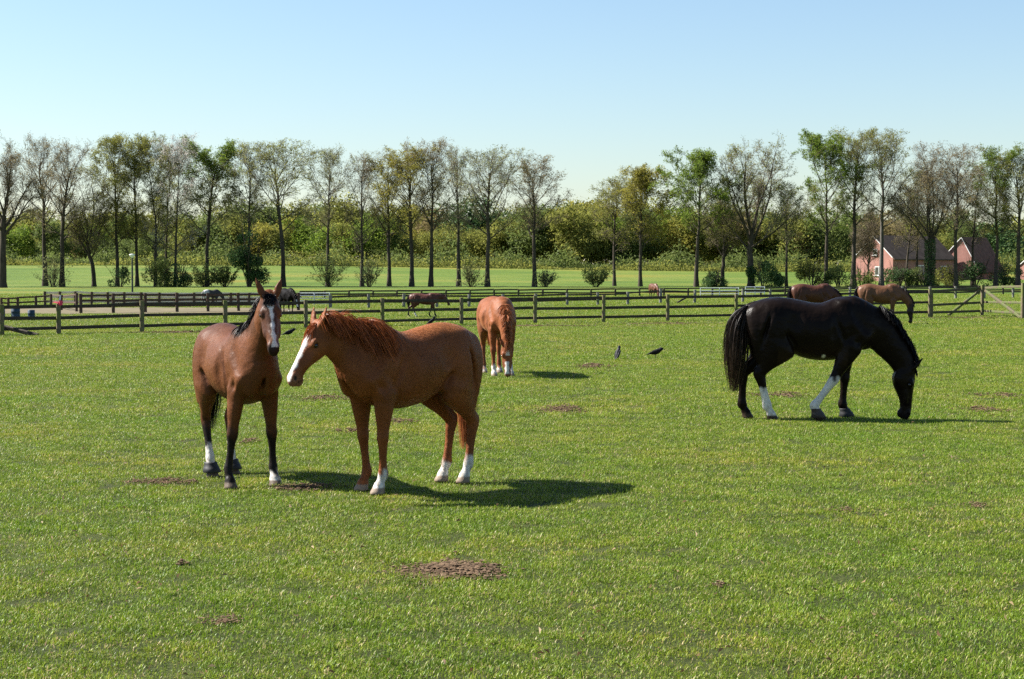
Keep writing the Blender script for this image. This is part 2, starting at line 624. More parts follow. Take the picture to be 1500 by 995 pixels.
# sand pen: dark near rails, pale sunlit far rails
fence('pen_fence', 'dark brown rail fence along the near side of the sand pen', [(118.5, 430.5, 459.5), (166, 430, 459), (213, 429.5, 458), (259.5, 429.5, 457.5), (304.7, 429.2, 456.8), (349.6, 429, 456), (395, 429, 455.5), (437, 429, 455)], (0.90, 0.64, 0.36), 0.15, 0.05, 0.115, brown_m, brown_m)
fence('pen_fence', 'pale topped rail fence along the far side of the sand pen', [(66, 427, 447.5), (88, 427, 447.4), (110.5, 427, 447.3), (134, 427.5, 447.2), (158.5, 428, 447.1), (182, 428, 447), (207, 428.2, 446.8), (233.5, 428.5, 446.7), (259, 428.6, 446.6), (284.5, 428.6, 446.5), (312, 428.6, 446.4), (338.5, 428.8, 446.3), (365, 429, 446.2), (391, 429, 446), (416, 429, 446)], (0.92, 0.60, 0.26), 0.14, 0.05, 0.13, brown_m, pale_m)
fence('pen_fence', 'leaning dark rails climbing from the red ribbon to the pen', [(2, 436, 452), (12.5, 436, 452), (26, 435.5, 451.5), (53, 433.5, 451), (75, 431, 451), (90, 432, 455), (112, 429.5, 457)], (0.92, 0.5), 0.13, 0.05, 0.09, brown_m, brown_m)
fence('paddock_fence', 'weathered two rail fence across the middle distance', [(484, 432.5, 452), (540, 431, 451), (591.6, 430.5, 451), (640, 431, 450.5), (687, 431, 450), (737, 431, 449), (785, 430.5, 448.5), (831, 429.5, 448), (876, 428.8, 447), (919.6, 427.5, 446), (967.5, 423, 444.6), (1017.5, 424.5, 444)], (0.86, 0.42), 0.17, 0.05, 0.10, grey_w, rail_m,
      braces=[(gpt(991, 444.2, 443.5, -0.2), gpt(1007, 444.1, 435, -0.1), 0.10, rail_m)])
fence('paddock_fence', 'weathered rail fence behind the grazing bays at the right', [(1088, 423, 443), (1128, 423.5, 442), (1170, 422.5, 441), (1211, 421.5, 440), (1245, 420.5, 439.5), (1283, 420.5, 439), (1322, 420, 438.5), (1362, 420, 438), (1400, 419.5, 437.5), (1442, 419, 437), (1484, 418.5, 436.5), (1528, 418.5, 436)], (0.88, 0.50), 0.17, 0.05, 0.11, grey_w, rail_m)
fence('boundary_fence', 'thin dark boundary fence at the foot of the tree row', [(440 + i * 35.5, 426.3 - i * 0.28, 436.5 - i * 0.16) for i in range(32)], (0.92, 0.5), 0.15, 0.05, 0.12, rail_m, rail_m)


def gate(px0, px1, by, top, label, bars=5):
    root = bpy.data.objects.new('field_gate', None)
    COL.objects.link(root)
    a, b = np.array(gpt(px0, by, top)), np.array(gpt(px1, by, top))
    root.location = (a[0], a[1], 0)
    o = np.array((a[0], a[1], 0))
    a, b = a - o, b - o
    zt = a[2]
    for k in range(bars):
        z = 0.28 + (zt - 0.28) * k / (bars - 1)
        timber('bar', (a[0], a[1], z), (b[0], b[1], z), 0.05, 0.05, steel_m, root)
    for t in (0, 0.5, 1):
        p = a + (b - a) * t
        timber('upright', (p[0], p[1] - 0.03, 0.22), (p[0], p[1] - 0.03, zt + 0.03), 0.05, 0.05, steel_m, root)
    return tag(root, label, 'gate')


gate(438, 483, 452, 429.5, 'pale steel field gate just right of the bay\'s head')
gate(1026, 1082, 441, 422, 'galvanised steel gate between the two paddock fences', 4)
gate(1092, 1120, 438, 420.5, 'small galvanised gate farther back by the laurel bush', 4)


# ================================================================== trees
def polyspawn(P, Rr, c, t0, t1, ang, ln, m, up, wander, rad=0.6, g=None):
    n, k, _ = P.shape
    t = t0 + (t1 - t0) * (np.arange(c)[None] + g.random((n, c))) / c
    f = t * (k - 1)
    i = np.clip(f.astype(int), 0, k - 2)
    fr = (f - i)[..., None]
    rows = np.arange(n)[:, None]
    A = P[rows, i] * (1 - fr) + P[rows, i + 1] * fr
    T = P[rows, i + 1] - P[rows, i]
    T /= np.linalg.norm(T, axis=2, keepdims=True) + 1e-9
    rA = (Rr[rows, i] * (1 - fr[..., 0]) + Rr[rows, i + 1] * fr[..., 0]) * rad
    pr = g.normal(size=T.shape)
    pr -= T * (pr * T).sum(2, keepdims=True)
    pr /= np.linalg.norm(pr, axis=2, keepdims=True) + 1e-9
    an = g.uniform(ang[0], ang[1], (n, c, 1))
    D = T * np.cos(an) + pr * np.sin(an)
    A, D, rA, t = A.reshape(-1, 3), D.reshape(-1, 3), rA.reshape(-1), t.reshape(-1)
    ln = np.broadcast_to(ln, (n, c)).reshape(-1) * g.uniform(0.7, 1.25, n * c) * (1.0 - 0.35 * t)
    pts = [A]
    for q in range(m - 1):
        D = D + np.array((0, 0, up)) + g.normal(0, wander, D.shape)
        D /= np.linalg.norm(D, axis=1, keepdims=True)
        A = A + D * (ln / (m - 1))[:, None]
        pts.append(A)
    tp = np.linspace(1, 0.28, m)[None]
    return np.stack(pts, 1), rA[:, None] * tp


def strips(P, Rr):
    """flat tapering twigs"""
    n, m, _ = P.shape
    T = P[:, -1] - P[:, 0]
    W = np.cross(T, np.random.default_rng(n).normal(size=(n, 3)))
    W /= np.linalg.norm(W, axis=1, keepdims=True) + 1e-9
    o_ = W[:, None] * Rr[..., None]
    V = np.stack([P - o_, P + o_], 2).reshape(-1, 3)
    b = (np.arange(n) * m * 2)[:, None] + (np.arange(m - 1) * 2)[None]
    return V, np.stack([b, b + 1, b + 3, b + 2], -1).reshape(-1, 4)


def tubes(P, Rr, S):
    if S == 2:
        return strips(P, Rr)
    n, m, _ = P.shape
    T = np.gradient(P, axis=1)
    T /= np.linalg.norm(T, axis=2, keepdims=True) + 1e-9
    ref = np.where(np.abs(T[..., 2:3]) > 0.9, np.array((1.0, 0, 0)), np.array((0, 0, 1.0)))
    U = np.cross(T, ref)
    U /= np.linalg.norm(U, axis=2, keepdims=True) + 1e-9
    W = np.cross(T, U)
    a = np.arange(S) * 2 * math.pi / S
    V = P[:, :, None] + Rr[:, :, None, None] * (U[:, :, None] * np.cos(a)[:, None] + W[:, :, None] * np.sin(a)[:, None])
    V = V.reshape(-1, 3)
    b = (np.arange(n) * m * S)[:, None, None] + (np.arange(m - 1) * S)[None, :, None] + np.arange(S)[None, None]
    b2 = (np.arange(n) * m * S)[:, None, None] + (np.arange(m - 1) * S)[None, :, None] + ((np.arange(S) + 1) % S)[None, None]
    F = np.stack([b, b2, b2 + S, b + S], -1).reshape(-1, 4)
    return V, F


def leaves_at(C, size, g, flat=0.0, tone_f=0.55):
    n = len(C)
    d1 = g.normal(size=(n, 3))
    d1 /= np.linalg.norm(d1, axis=1, keepdims=True)
    d2 = np.cross(d1, g.normal(size=(n, 3)))
    d2 /= np.linalg.norm(d2, axis=1, keepdims=True)
    s = size * g.uniform(0.55, 1.3, (n, 1))
    V = np.stack([C - d1 * s * 0.6, C + d2 * s * 0.45, C + d1 * s * 0.7], 1).reshape(-1, 3)
    ph = g.uniform(0, 6.28, 3)
    cl = 0.5 + 0.5 * np.sin(C[:, 0] * 1.1 + ph[0]) * np.sin(C[:, 1] * 1.2 + ph[1]) * np.sin(C[:, 2] * 1.0 + ph[2])
    tone = np.clip(g.random(n) * tone_f + cl * (1 - tone_f), 0, 1)
    col = np.repeat(np.stack([tone] * 3, 1), 3, 0)
    return V, np.arange(n * 3).reshape(-1, 3), col


bark_m = simple_mat('bark', (0.030, 0.025, 0.019), (0.080, 0.066, 0.050), 3.0, rough=0.9, bump=0.6, spec=0.15, stretch=(2, 2, 0.5))
twig_m = simple_mat('twigs', (0.095, 0.077, 0.055), (0.175, 0.145, 0.105), 1.0, rough=0.9, bump=0, spec=0.1)
bark_g = simple_mat('bark_grey', (0.055, 0.050, 0.045), (0.13, 0.12, 0.105), 3.0, rough=0.9, bump=0.5, spec=0.15, stretch=(2, 2, 0.6))
LEAF = dict(
    bare=leaf_mat('leaf_buds', [(0.1, (0.110, 0.085, 0.040)), (0.6, (0.215, 0.172, 0.075)), (1.0, (0.30, 0.26, 0.105))], 0.52),
    grey=leaf_mat('leaf_grey', [(0.1, (0.125, 0.130, 0.052)), (0.6, (0.225, 0.235, 0.092)), (1.0, (0.32, 0.33, 0.135))], 0.55),
    olive=leaf_mat('leaf_olive', [(0.1, (0.085, 0.098, 0.020)), (0.5, (0.185, 0.192, 0.042)), (1.0, (0.30, 0.29, 0.072))], 0.58),
    gold=leaf_mat('leaf_gold', [(0.1, (0.12, 0.115, 0.020)), (0.5, (0.235, 0.215, 0.040)), (1.0, (0.35, 0.32, 0.068))], 0.58),
    green=leaf_mat('leaf_green', [(0.1, (0.050, 0.090, 0.014)), (0.5, (0.130, 0.190, 0.026)), (1.0, (0.26, 0.31, 0.048))], 0.55),
    dark=leaf_mat('leaf_dark', [(0.1, (0.023, 0.049, 0.021)), (0.5, (0.055, 0.101, 0.032)), (1.0, (0.117, 0.185, 0.055))], 0.25),
    mid=leaf_mat('leaf_mid', [(0.1, (0.060, 0.090, 0.024)), (0.5, (0.120, 0.155, 0.042)), (1.0, (0.21, 0.235, 0.066))], 0.55),
    blossom=leaf_mat('leaf_blossom', [(0.1, (0.30, 0.26, 0.22)), (0.5, (0.48, 0.44, 0.40)), (1.0, (0.68, 0.65, 0.61))], 0.45),
)


def tree_mesh(seed, H, cr, fork, style, nleaf, lsize, r0, lean=0.0, limbs=18, dense=1.0):
    g = np.random.default_rng(seed)
    m = 10
    t = np.linspace(0, 1, m)
    th_ = 0.93 if style != 'vase' else min(fork * 1.25, 0.6)
    zz = t * H * th_
    wob = np.cumsum(g.normal(0, 0.012 * H, (m, 2)), 0) * t[:, None]
    tr = np.stack([wob[:, 0] * 0.6 + lean * H * t ** 1.3, wob[:, 1] * 0.6, zz - 0.3], 1)[None]
    rt = (r0 * (1 - (0.80 if style != 'vase' else 0.35) * t) * (1 + 0.45 * np.exp(-t * 22)))[None]
    lev = [(tr, rt, 8)]
    fk = fork / th_
    if style == 'vase':
        n1 = 10
        tt = np.linspace(0.70, 0.99, n1) + g.normal(0, 0.01, n1)
        az = np.arange(n1) * 2.4 + g.uniform(0, 6) + g.normal(0, 0.25, n1)
        inc = np.linspace(0.80, 0.10, n1) + g.normal(0, 0.08, n1)
        f = np.clip(tt, 0, 0.999) * (m - 1)
        i = f.astype(int)
        A = tr[0][i] * (1 - (f - i))[:, None] + tr[0][i + 1] * (f - i)[:, None]
        D = np.stack([np.sin(inc) * np.cos(az), np.sin(inc) * np.sin(az), np.cos(inc)], 1)
        sc_ = np.array((cr, cr, 0.36 * H))
        oo, dd = (A - np.array((lean * H * 0.5, 0, 0.64 * H))) / sc_, D / sc_
        qa, qb, qc = (dd * dd).sum(1), 2 * (oo * dd).sum(1), (oo * oo).sum(1) - 1
        disc = np.sqrt(np.maximum(qb * qb - 4 * qa * qc, 0))
        ln = np.clip((-qb + disc) / (2 * qa), 0.2 * H, 0.75 * H) * g.uniform(0.85, 1.0, n1)
        rA = np.interp(tt, t, rt[0]) * g.uniform(0.38, 0.55, n1)
        ptl = [A]
        for s in range(9):
            D = D + np.array((0, 0, 0.035)) + g.normal(0, 0.075, D.shape)
            D /= np.linalg.norm(D, axis=1, keepdims=True)
            A = A + D * (ln / 9)[:, None]
            ptl.append(A)
        l1 = np.stack(ptl, 1)
        r1 = rA[:, None] * np.linspace(1, 0.18, 10)[None]
        lev.append((l1, r1, 6))
        l1b, r1b = polyspawn(l1, r1, 6, 0.22, 0.95, (0.35, 0.75), H * 0.20, 6, 0.06, 0.11, 0.55, g)
        lev.append((l1b, r1b, 5))
        src = [(l1, r1, 5, 0.3), (l1b, r1b, 5, 0.15)]
    else:
        n1 = limbs
        tt = np.linspace(fk, 0.97, n1) + g.normal(0, 0.015, n1)
        az = np.arange(n1) * 2.4 + g.uniform(0, 6) + g.normal(0, 0.3, n1)
        q = (tt - fk) / (1 - fk)
        inc = 0.95 - 0.55 * q + g.normal(0, 0.10, n1)
        shape = np.sqrt(np.clip(1 - ((q - 0.42) / 0.72) ** 2, 0.05, 1))
        ln = cr * shape / np.sin(np.clip(inc, 0.35, 1.3)) * g.uniform(0.75, 1.15, n1)
        ln = np.minimum(ln, (H * 1.02 - tt * H * th_) / np.cos(np.clip(inc * 0.7, 0, 1.3)) + 0.8)
        f = np.clip(tt, 0, 0.999) * (m - 1)
        i = f.astype(int)
        A = tr[0][i] * (1 - (f - i))[:, None] + tr[0][i + 1] * (f - i)[:, None]
        rA = np.interp(tt, t, rt[0]) * 0.46
        D = np.stack([np.sin(inc) * np.cos(az), np.sin(inc) * np.sin(az), np.cos(inc)], 1)
        ptl = [A]
        for s in range(7):
            D = D + np.array((0, 0, 0.07)) + g.normal(0, 0.09, D.shape)
            D /= np.linalg.norm(D, axis=1, keepdims=True)
            A = A + D * (ln / 7)[:, None]
            ptl.append(A)
        l1 = np.stack(ptl, 1)
        r1 = rA[:, None] * np.linspace(1, 0.25, 8)[None]
        lev.append((l1, r1, 5))
        src = [(l1, r1, 8, 0.15), (tr[:, 6:], rt[:, 6:], 6, 0.2)]
    tw = []
    for (a, b, c, q0) in src:
        L_ = np.linalg.norm(np.diff(a, axis=1), axis=2).sum(1)
        p2, r2 = polyspawn(a, b, c, q0, 1.0, (0.4, 0.95), np.clip(L_ * 0.42, 0.8, 3.2)[:, None], 6, 0.06, 0.13, 0.6, g)
        tw.append((p2, np.maximum(r2, 0.014)))
    p2 = np.vstack([a for a, b in tw])
    r2 = np.vstack([b for a, b in tw])
    lev.append((p2, r2, 4))
    L2 = np.linalg.norm(np.diff(p2, axis=1), axis=2).sum(1)
    p3, r3 = polyspawn(p2, r2, 6, 0.15, 1.0, (0.4, 0.95), np.clip(L2 * 0.5, 0.6, 1.7)[:, None], 4, 0.05, 0.16, 0.65, g)
    lev.append((p3, np.clip(r3, 0.010, 0.026), 2))
    p4, r4 = polyspawn(p3, r3, 4, 0.15, 1.0, (0.4, 1.0), 0.75, 2, 0.04, 0.2, 0.7, g)
    lev.append((p4, np.clip(r4, 0.0065, 0.0095), 2))
    def weld(levels):
        Vs, Fs, off = [], [], 0
        for (a, b, S) in levels:
            V, F = tubes(a, b, S)
            Vs.append(V)
            Fs.append(F + off)
            off += len(V)
        return np.vstack(Vs), np.vstack(Fs)
    branch = (weld(lev[:2]), weld(lev[2:]))
    # leaves sit along the outer twigs
    # more of them out where the light is
    rad_ = np.hypot(p4[:, 1, 0] - lean * p4[:, 1, 2], p4[:, 1, 1]) / cr
    wt = np.clip(0.08 + rad_ ** 1.3 + 0.7 * (p4[:, 1, 2] / H) ** 3, 0.02, 2.5)
    ii_ = g.choice(len(p4), nleaf, p=wt / wt.sum())
    tt = g.uniform(0.2, 1.1, (nleaf, 1))
    C = p4[ii_, 0] * (1 - tt) + p4[ii_, 1] * tt + g.normal(0, 0.10, (nleaf, 3))
    return branch, leaves_at(C, lsize, g)


def tree(px, by, ty, halfw, fork, style, kind, label, nleaf=9000, lsize=0.17, r_px=4.0, lean=0.0, Y=None, bark=None, limbs=18, name='tree', kind2=None, frac2=0.0, seed=None):
    if Y is None:
        Y = 214 + ((px * 37) % 17) * 0.6
    x = at(px, 420, Y).x
    z0 = float(terrain(x, Y))
    H = at(px, ty, Y).z - z0
    cr = 1.25 * halfw * Y / FPX
    r_px *= 0.85
    nleaf = int(nleaf * (1.6 if kind in ('bare', 'grey') else 1.75))
    br, (lv, lf, lc) = tree_mesh(int(px) + 317 if seed is None else seed, H, cr, fork, style, nleaf, lsize, r_px * Y / FPX, lean, limbs)
    # fit the crown to its height and half width
    zmax = np.percentile(lv[:, 2], 99.7)
    kz = H / zmax
    w_now = np.percentile(np.abs(lv[:, 0] - np.median(lv[:, 0])), 97)
    kx = np.clip(cr / w_now, 0.55, 1.6)

    def sc(V):
        V = V.copy()
        f = sstep(0.15 * H, 0.5 * H, V[:, 2] * kz)
        k = 1 + (kx - 1) * f
        V[:, 0] *= k
        V[:, 1] *= k
        V[:, 2] *= kz
        return V
    root = bpy.data.objects.new(name, None)
    COL.objects.link(root)
    root.location = (x, Y, z0)
    obj('trunk', mesh_np('trunk', sc(br[0][0]), br[0][1], True, bark or bark_m), root)
    obj('branches', mesh_np('branches', sc(br[1][0]), br[1][1], True, twig_m), root)
    lv = sc(lv)
    if kind2:
        top = lv.reshape(-1, 3, 3)[:, 0, 2] > H * (1 - frac2)
        for nm, msk, kd in (('crown', top, kind2), ('crown', ~top, kind)):
            v2 = lv.reshape(-1, 3, 3)[msk].reshape(-1, 3)
            obj(nm, mesh_np(nm, v2, np.arange(len(v2)).reshape(-1, 3), False, LEAF[kd], lc.reshape(-1, 3, 3)[msk].reshape(-1, 3)), root)
    else:
        obj('crown', mesh_np('crown', lv, lf, False, LEAF[kind], lc), root)
    tag(root, label, 'tree', 'trees in the row beyond the paddocks')
    return root


T = tree
T(3, 440, 200, 48, 0.42, 'vase', 'bare', 'thick trunked bare tree at the left edge of the photo', 5000, 0.15, 7.5, -0.01, Y=205)
T(66, 435, 197, 40, 0.45, 'single', 'bare', 'tall bare tree with grey twigs, second from the left edge', 3500, 0.14, 4.6)
T(91, 435, 206, 34, 0.38, 'single', 'bare', 'bare tree leaning right beside the second tree from the left', 2500, 0.14, 4.6, 0.05)
T(138, 432, 245, 30, 0.30, 'vase', 'olive', 'low forking olive tree with several spreading stems from a short trunk', 5000, 0.15, 4.2)
T(172, 430, 197, 28, 0.30, 'single', 'olive', 'slender olive leaved tree left of the lamp post', 9500, 0.16, 3.4)
T(201, 430, 197, 28, 0.32, 'single', 'olive', 'slender olive leaved tree just right of the lamp post', 9500, 0.16, 3.2)
T(228, 430, 199, 25, 0.22, 'single', 'olive', 'slender multi branched tree left of the blossoming tree', 8500, 0.15, 3.0)
T(243, 430, 208, 23, 0.25, 'single', 'olive', 'thin dark stemmed tree pressed against the blossoming tree', 6500, 0.15, 2.6, 0.01)
T(256, 430, 196, 36, 0.25, 'single', 'blossom', 'pale blossoming tree with whitish crown', 5200, 0.14, 2.6, 0.03)
T(303, 430, 202, 32, 0.42, 'single', 'grey', 'tree with a bright green top above a greyish lower crown', 11000, 0.19, 3.6, 0.01, kind2='green', frac2=0.27)
T(365, 428, 207, 30, 0.45, 'single', 'grey', 'grey fan crowned tree rising out of the tall dark shrub', 3500, 0.14, 3.4)
T(415, 428, 205, 48, 0.44, 'single', 'olive', 'broad olive tree above the bay horse\'s ears', 5200, 0.16, 4.2, limbs=17)
T(480, 426, 214, 32, 0.42, 'single', 'grey', 'sparse grey green tree with a slim straight trunk behind the round bare shrub', 3800, 0.15, 3.3)
T(530, 426, 222, 28, 0.30, 'single', 'bare', 'thin bare tree with low spreading branches above the chestnut\'s withers', 2600, 0.14, 3.3)
T(570, 426, 220, 26, 0.36, 'single', 'gold', 'narrow tree with sparse golden leaves left of the fuller golden tree', 3600, 0.15, 3.6)
T(603, 425, 211, 40, 0.42, 'single', 'gold', 'fuller golden leaved tree above the walking brown horse', 7800, 0.17, 4.0)
T(631, 425, 204, 35, 0.42, 'single', 'bare', 'tall brownish tree just right of the fuller golden tree', 5000, 0.15, 4.0, 0.015)
T(672, 425, 214, 27, 0.40, 'single', 'grey', 'bare grey tree left of the wide rounded tree', 2600, 0.14, 3.8)
T(714, 425, 212, 46, 0.42, 'single', 'grey', 'wide rounded tree with bare grey branches above the grazing chestnut', 4000, 0.15, 4.2, limbs=19)
T(783, 424, 227, 38, 0.42, 'single', 'bare', 'reddish brown budding tree standing before the dip in the tree line', 4500, 0.15, 4.0)
T(900, 424, 257, 27, 0.38, 'single', 'olive', 'slim olive tree, first one right of the dip in the tree line', 5500, 0.16, 3.0)
T(938, 424, 242, 32, 0.36, 'single', 'gold', 'yellow leaved slim tree left of the green tree', 10500, 0.18, 3.4)
T(1020, 423, 219, 45, 0.42, 'single', 'green', 'dense fresh green tree with a leaning dark trunk, left of the lower forked tree', 12500, 0.20, 4.0, -0.02)
T(1058, 422, 283, 27, 0.40, 'vase', 'olive', 'lower forked olive tree between the green tree and the broad vase shaped one', 5200, 0.16, 3.8)
T(1100, 422, 202, 60, 0.30, 'vase', 'olive', 'broad vase shaped sparse tree with thick forked trunk', 5200, 0.16, 6.2)
T(1152, 422, 262, 22, 0.45, 'single', 'mid', 'thin stemmed tree in the gap left of the bright green tree', 3500, 0.16, 2.6)
T(1210, 421, 194, 42, 0.38, 'single', 'green', 'bright green leafed tall tree right of the vase shaped tree', 12500, 0.20, 3.8)
T(1250, 421, 188, 36, 0.45, 'single', 'olive', 'tall tree with fine brown olive twigs left of the house gable', 6000, 0.15, 4.6)
T(1291, 421, 187, 40, 0.42, 'single', 'olive', 'tall fine twigged tree in front of the pink gable', 5600, 0.15, 4.2, bark=bark_g)
T(1362, 421, 210, 48, 0.33, 'vase', 'bare', 'spreading bare tree with ivy covered trunk before the house roof', 4800, 0.15, 5.0)
T(1400, 421, 210, 34, 0.40, 'single', 'bare', 'brown twigged tree in front of the second gable', 4200, 0.14, 3.8)
T(1458, 421, 213, 30, 0.42, 'single', 'olive', 'slim tree with yellow green top near the right edge', 8000, 0.17, 3.6, kind2='green', frac2=0.3)
T(1491, 421, 217, 32, 0.42, 'single', 'olive', 'last tree of the row at the right edge', 6500, 0.16, 4.4)
T(1328, 421, 262, 20, 0.35, 'single', 'bare', 'thin bare tree before the long slate roof, left of the ivy covered trunk', 2200, 0.14, 2.6, 0.02, Y=226)
T(1343, 421, 246, 22, 0.38, 'single', 'olive', 'slim olive tree close on the left of the ivy covered trunk', 3200, 0.15, 2.6, -0.01, Y=228)
T(1424, 421, 240, 24, 0.35, 'single', 'bare', 'thin brown tree between the second gable and the yellow green topped tree', 2600, 0.14, 2.8, Y=226)
T(1272, 421, 300, 18, 0.3, 'vase', 'bare', 'small bare forked tree low before the lit gable', 1600, 0.13, 2.2, Y=230)
T(1560, 421, 214, 36, 0.42, 'single', 'olive', 'tree of the row just beyond the right edge', 6500, 0.16, 4.4)
T(-60, 440, 205, 40, 0.42, 'single', 'bare', 'bare tree of the row just beyond the left edge', 4500, 0.15, 4.4)


# ------------------------------------------------------------------ leafy masses
def cloud(g, n, w, d, h, lumps, z0=0.0):
    """points in an uneven heap of rounded clumps, mostly near their skins"""
    cx = g.uniform(-0.5, 0.5, lumps) * w
    cy = g.uniform(-0.5, 0.5, lumps) * d
    rr = g.uniform(0.20, 0.42, lumps) * min(w, h)
    cz = g.uniform(0.15, 0.85, lumps) * h * (1 - 0.55 * (np.abs(cx) / (w * 0.55)) ** 2)
    k = g.integers(0, lumps, n)
    dv = g.normal(size=(n, 3))
    dv /= np.linalg.norm(dv, axis=1, keepdims=True)
    C = np.stack([cx[k], cy[k], cz[k]], 1) + dv * (rr[k] * g.uniform(0.55, 1.08, n))[:, None]
    C[:, 2] = np.abs(C[:, 2]) + z0
    return C


def bush(px, by, w_px, h_px, kind, label, n=2500, Y=213, size=0.22, bare=False, name='bush'):
    g = np.random.default_rng(int(px * 7 + h_px))
    x = at(px, by, Y).x
    z0 = float(terrain(x, Y))
    k = Y / FPX
    w, h = w_px * k, h_px * k
    root = bpy.data.objects.new(name, None)
    COL.objects.link(root)
    root.location = (x, Y, z0)
    ns = 26 if bare else 10
    a, inc = g.uniform(0, 6.28, ns), g.uniform(0.05, 1.0 if bare else 0.6, ns)
    D = np.stack([np.sin(inc) * np.cos(a), np.sin(inc) * np.sin(a), np.cos(inc)], 1)
    A = np.stack([np.cos(a) * 0.15, np.sin(a) * 0.15, np.full(ns, -0.1)], 1)
    ln = np.minimum(h * 0.95 / np.cos(inc), w * 0.52 / np.maximum(np.sin(inc), 0.05)) * g.uniform(0.75, 1.05, ns)
    pl = [A]
    for s in range(5):
        D = D + g.normal(0, 0.08, D.shape)
        D /= np.linalg.norm(D, axis=1, keepdims=True)
        A = A + D * (ln / 5)[:, None]
        pl.append(A)
    p1 = np.stack(pl, 1)
    r1 = np.repeat((np.linspace(1, 0.3, 6) * (0.03 if bare else 0.05))[None], ns, 0)
    p2, r2 = polyspawn(p1, r1, 8, 0.2, 1.0, (0.3, 0.8), h * 0.30, 4, 0.05, 0.12, 0.7, g)
    r2 = np.clip(r2, 0.010, 0.03)
    V1, F1 = tubes(p1, r1, 4)
    V2, F2 = tubes(p2, r2, 3)
    obj('stems', mesh_np('stems', np.vstack([V1, V2]), np.vstack([F1, F2 + len(V1)]), True, bark_m), root)
    if bare:
        q = g.integers(0, len(p2), n)
        C = p2[q, g.integers(1, 4, n)] + g.normal(0, 0.12, (n, 3))
    else:
        C = cloud(g, n, w * 0.75, w * 0.6, h * 0.8, max(6, int(4 + w * h / 4)))
    lv, lf, lc = leaves_at(C, size, g)
    obj('foliage', mesh_np('foliage', lv, lf, False, LEAF[kind], lc), root)
    tag(root, label, 'bush', 'bushes under the tree row')
    return root


bush(365, 428, 46, 140, 'dark', 'tall dark green shrub swallowing the lower trunk of the grey fan crowned tree', 7000, 212.5, 0.26, name='tall_shrub')
bush(330, 428, 36, 34, 'mid', 'low dull green bush left of the tall dark shrub', 2000, bare=True)
bush(232, 430, 50, 62, 'mid', 'leafy thicket at the foot of the slender trees near the lamp post', 3600)
bush(262, 430, 42, 44, 'dark', 'dark green thicket under the blossoming tree', 2200)
bush(300, 430, 34, 40, 'mid', 'grey green bush under the bright topped tree', 1800, bare=True)
bush(176, 430, 32, 40, 'dark', 'small leafy bush at the foot of the tree left of the lamp post', 900)
bush(78, 434, 46, 48, 'grey', 'bare twiggy bush between the two leftmost bare trunks', 700, bare=True)
bush(482, 426, 62, 48, 'mid', 'round twiggy bush just above the chestnut\'s ears', 1500, bare=True)
bush(540, 426, 46, 40, 'grey', 'pale twiggy bush right of the round twiggy bush', 800, bare=True)
bush(690, 425, 50, 34, 'grey', 'low twiggy bush left of the wide rounded tree\'s trunk', 900, bare=True)
bush(798, 424, 34, 24, 'grey', 'small grey twiggy bush at the reddish budding tree', 900, bare=True)
bush(873, 424, 46, 30, 'mid', 'grey green dome shaped bush standing alone behind the fence', 1800, bare=True)
bush(1048, 422, 36, 32, 'dark', 'dark green laurel bush beside the forked olive tree', 2400)
bush(1118, 421, 66, 46, 'dark', 'large dark evergreen bush behind the black horse\'s rump', 5200)
bush(1188, 420, 44, 50, 'olive', 'yellowish bush under the bright green tree', 2600)
bush(1228, 420, 46, 34, 'mid', 'green bush left of the house', 2200)
bush(1262, 420, 44, 36, 'mid', 'green bush before the lit gable', 1800, 222)
bush(1318, 419, 54, 40, 'dark', 'dark hedge bush below the house eaves', 2400, 224)
bush(1352, 419, 56, 34, 'mid', 'low green bush under the ivy covered tree', 2000, 224)
bush(1388, 419, 46, 36, 'olive', 'yellow green bush below the second gable', 1800, 224)
bush(1428, 419, 46, 44, 'dark', 'dark bush right of the second gable', 2000, 224)
bush(1472, 419, 54, 40, 'dark', 'dark green bush below the brown tiled roof', 2600, 224)

# ivy on the spreading bare tree
for o_ in bpy.data.objects:
    if o_.get('label', '').startswith('spreading bare tree with ivy'):
        g = np.random.default_rng(5)
        n = 2600
        zz = g.uniform(0, 6.0, n)
        aa = g.uniform(0, 6.283, n)
        rr = 0.42 + 0.32 * g.random(n)
        lv, lf, lc = leaves_at(np.stack([rr * np.cos(aa), rr * np.sin(aa), zz], 1), 0.2, g)
        obj('ivy', mesh_np('ivy', lv, lf, False, LEAF['dark'], lc), o_)


# ------------------------------------------------------------------ wood behind the far field
def wood_tree_proto(seed, H, w, n, size):
    g = np.random.default_rng(seed)
    br, _ = tree_mesh(seed, H, w, 0.3, 'single', 10, 0.2, 0.22, limbs=11)
    keep = 10 * 8
    C = cloud(g, n, w * 1.5, w * 1.5, H * 0.78, 22, H * 0.16)
    C[:, 2] = np.minimum(C[:, 2], H * 1.0)
    return br, leaves_at(C, size, g, tone_f=0.45)


protos = []
for k in range(7):
    br, lv = wood_tree_proto(900 + k, 11.0, 3.6, 5200, 0.42)
    # trunk and limbs only: the finest twigs drown in the foliage
    cut = 10 * 8 + 11 * 8 * 5
    nq = 9 * 8 + 11 * 7 * 5
    tm = mesh_np('trunk', br[0][0][:cut], br[0][1][:nq], True, bark_m)
    protos.append((tm, lv))
pm_cache = {}
g = np.random.default_rng(77)


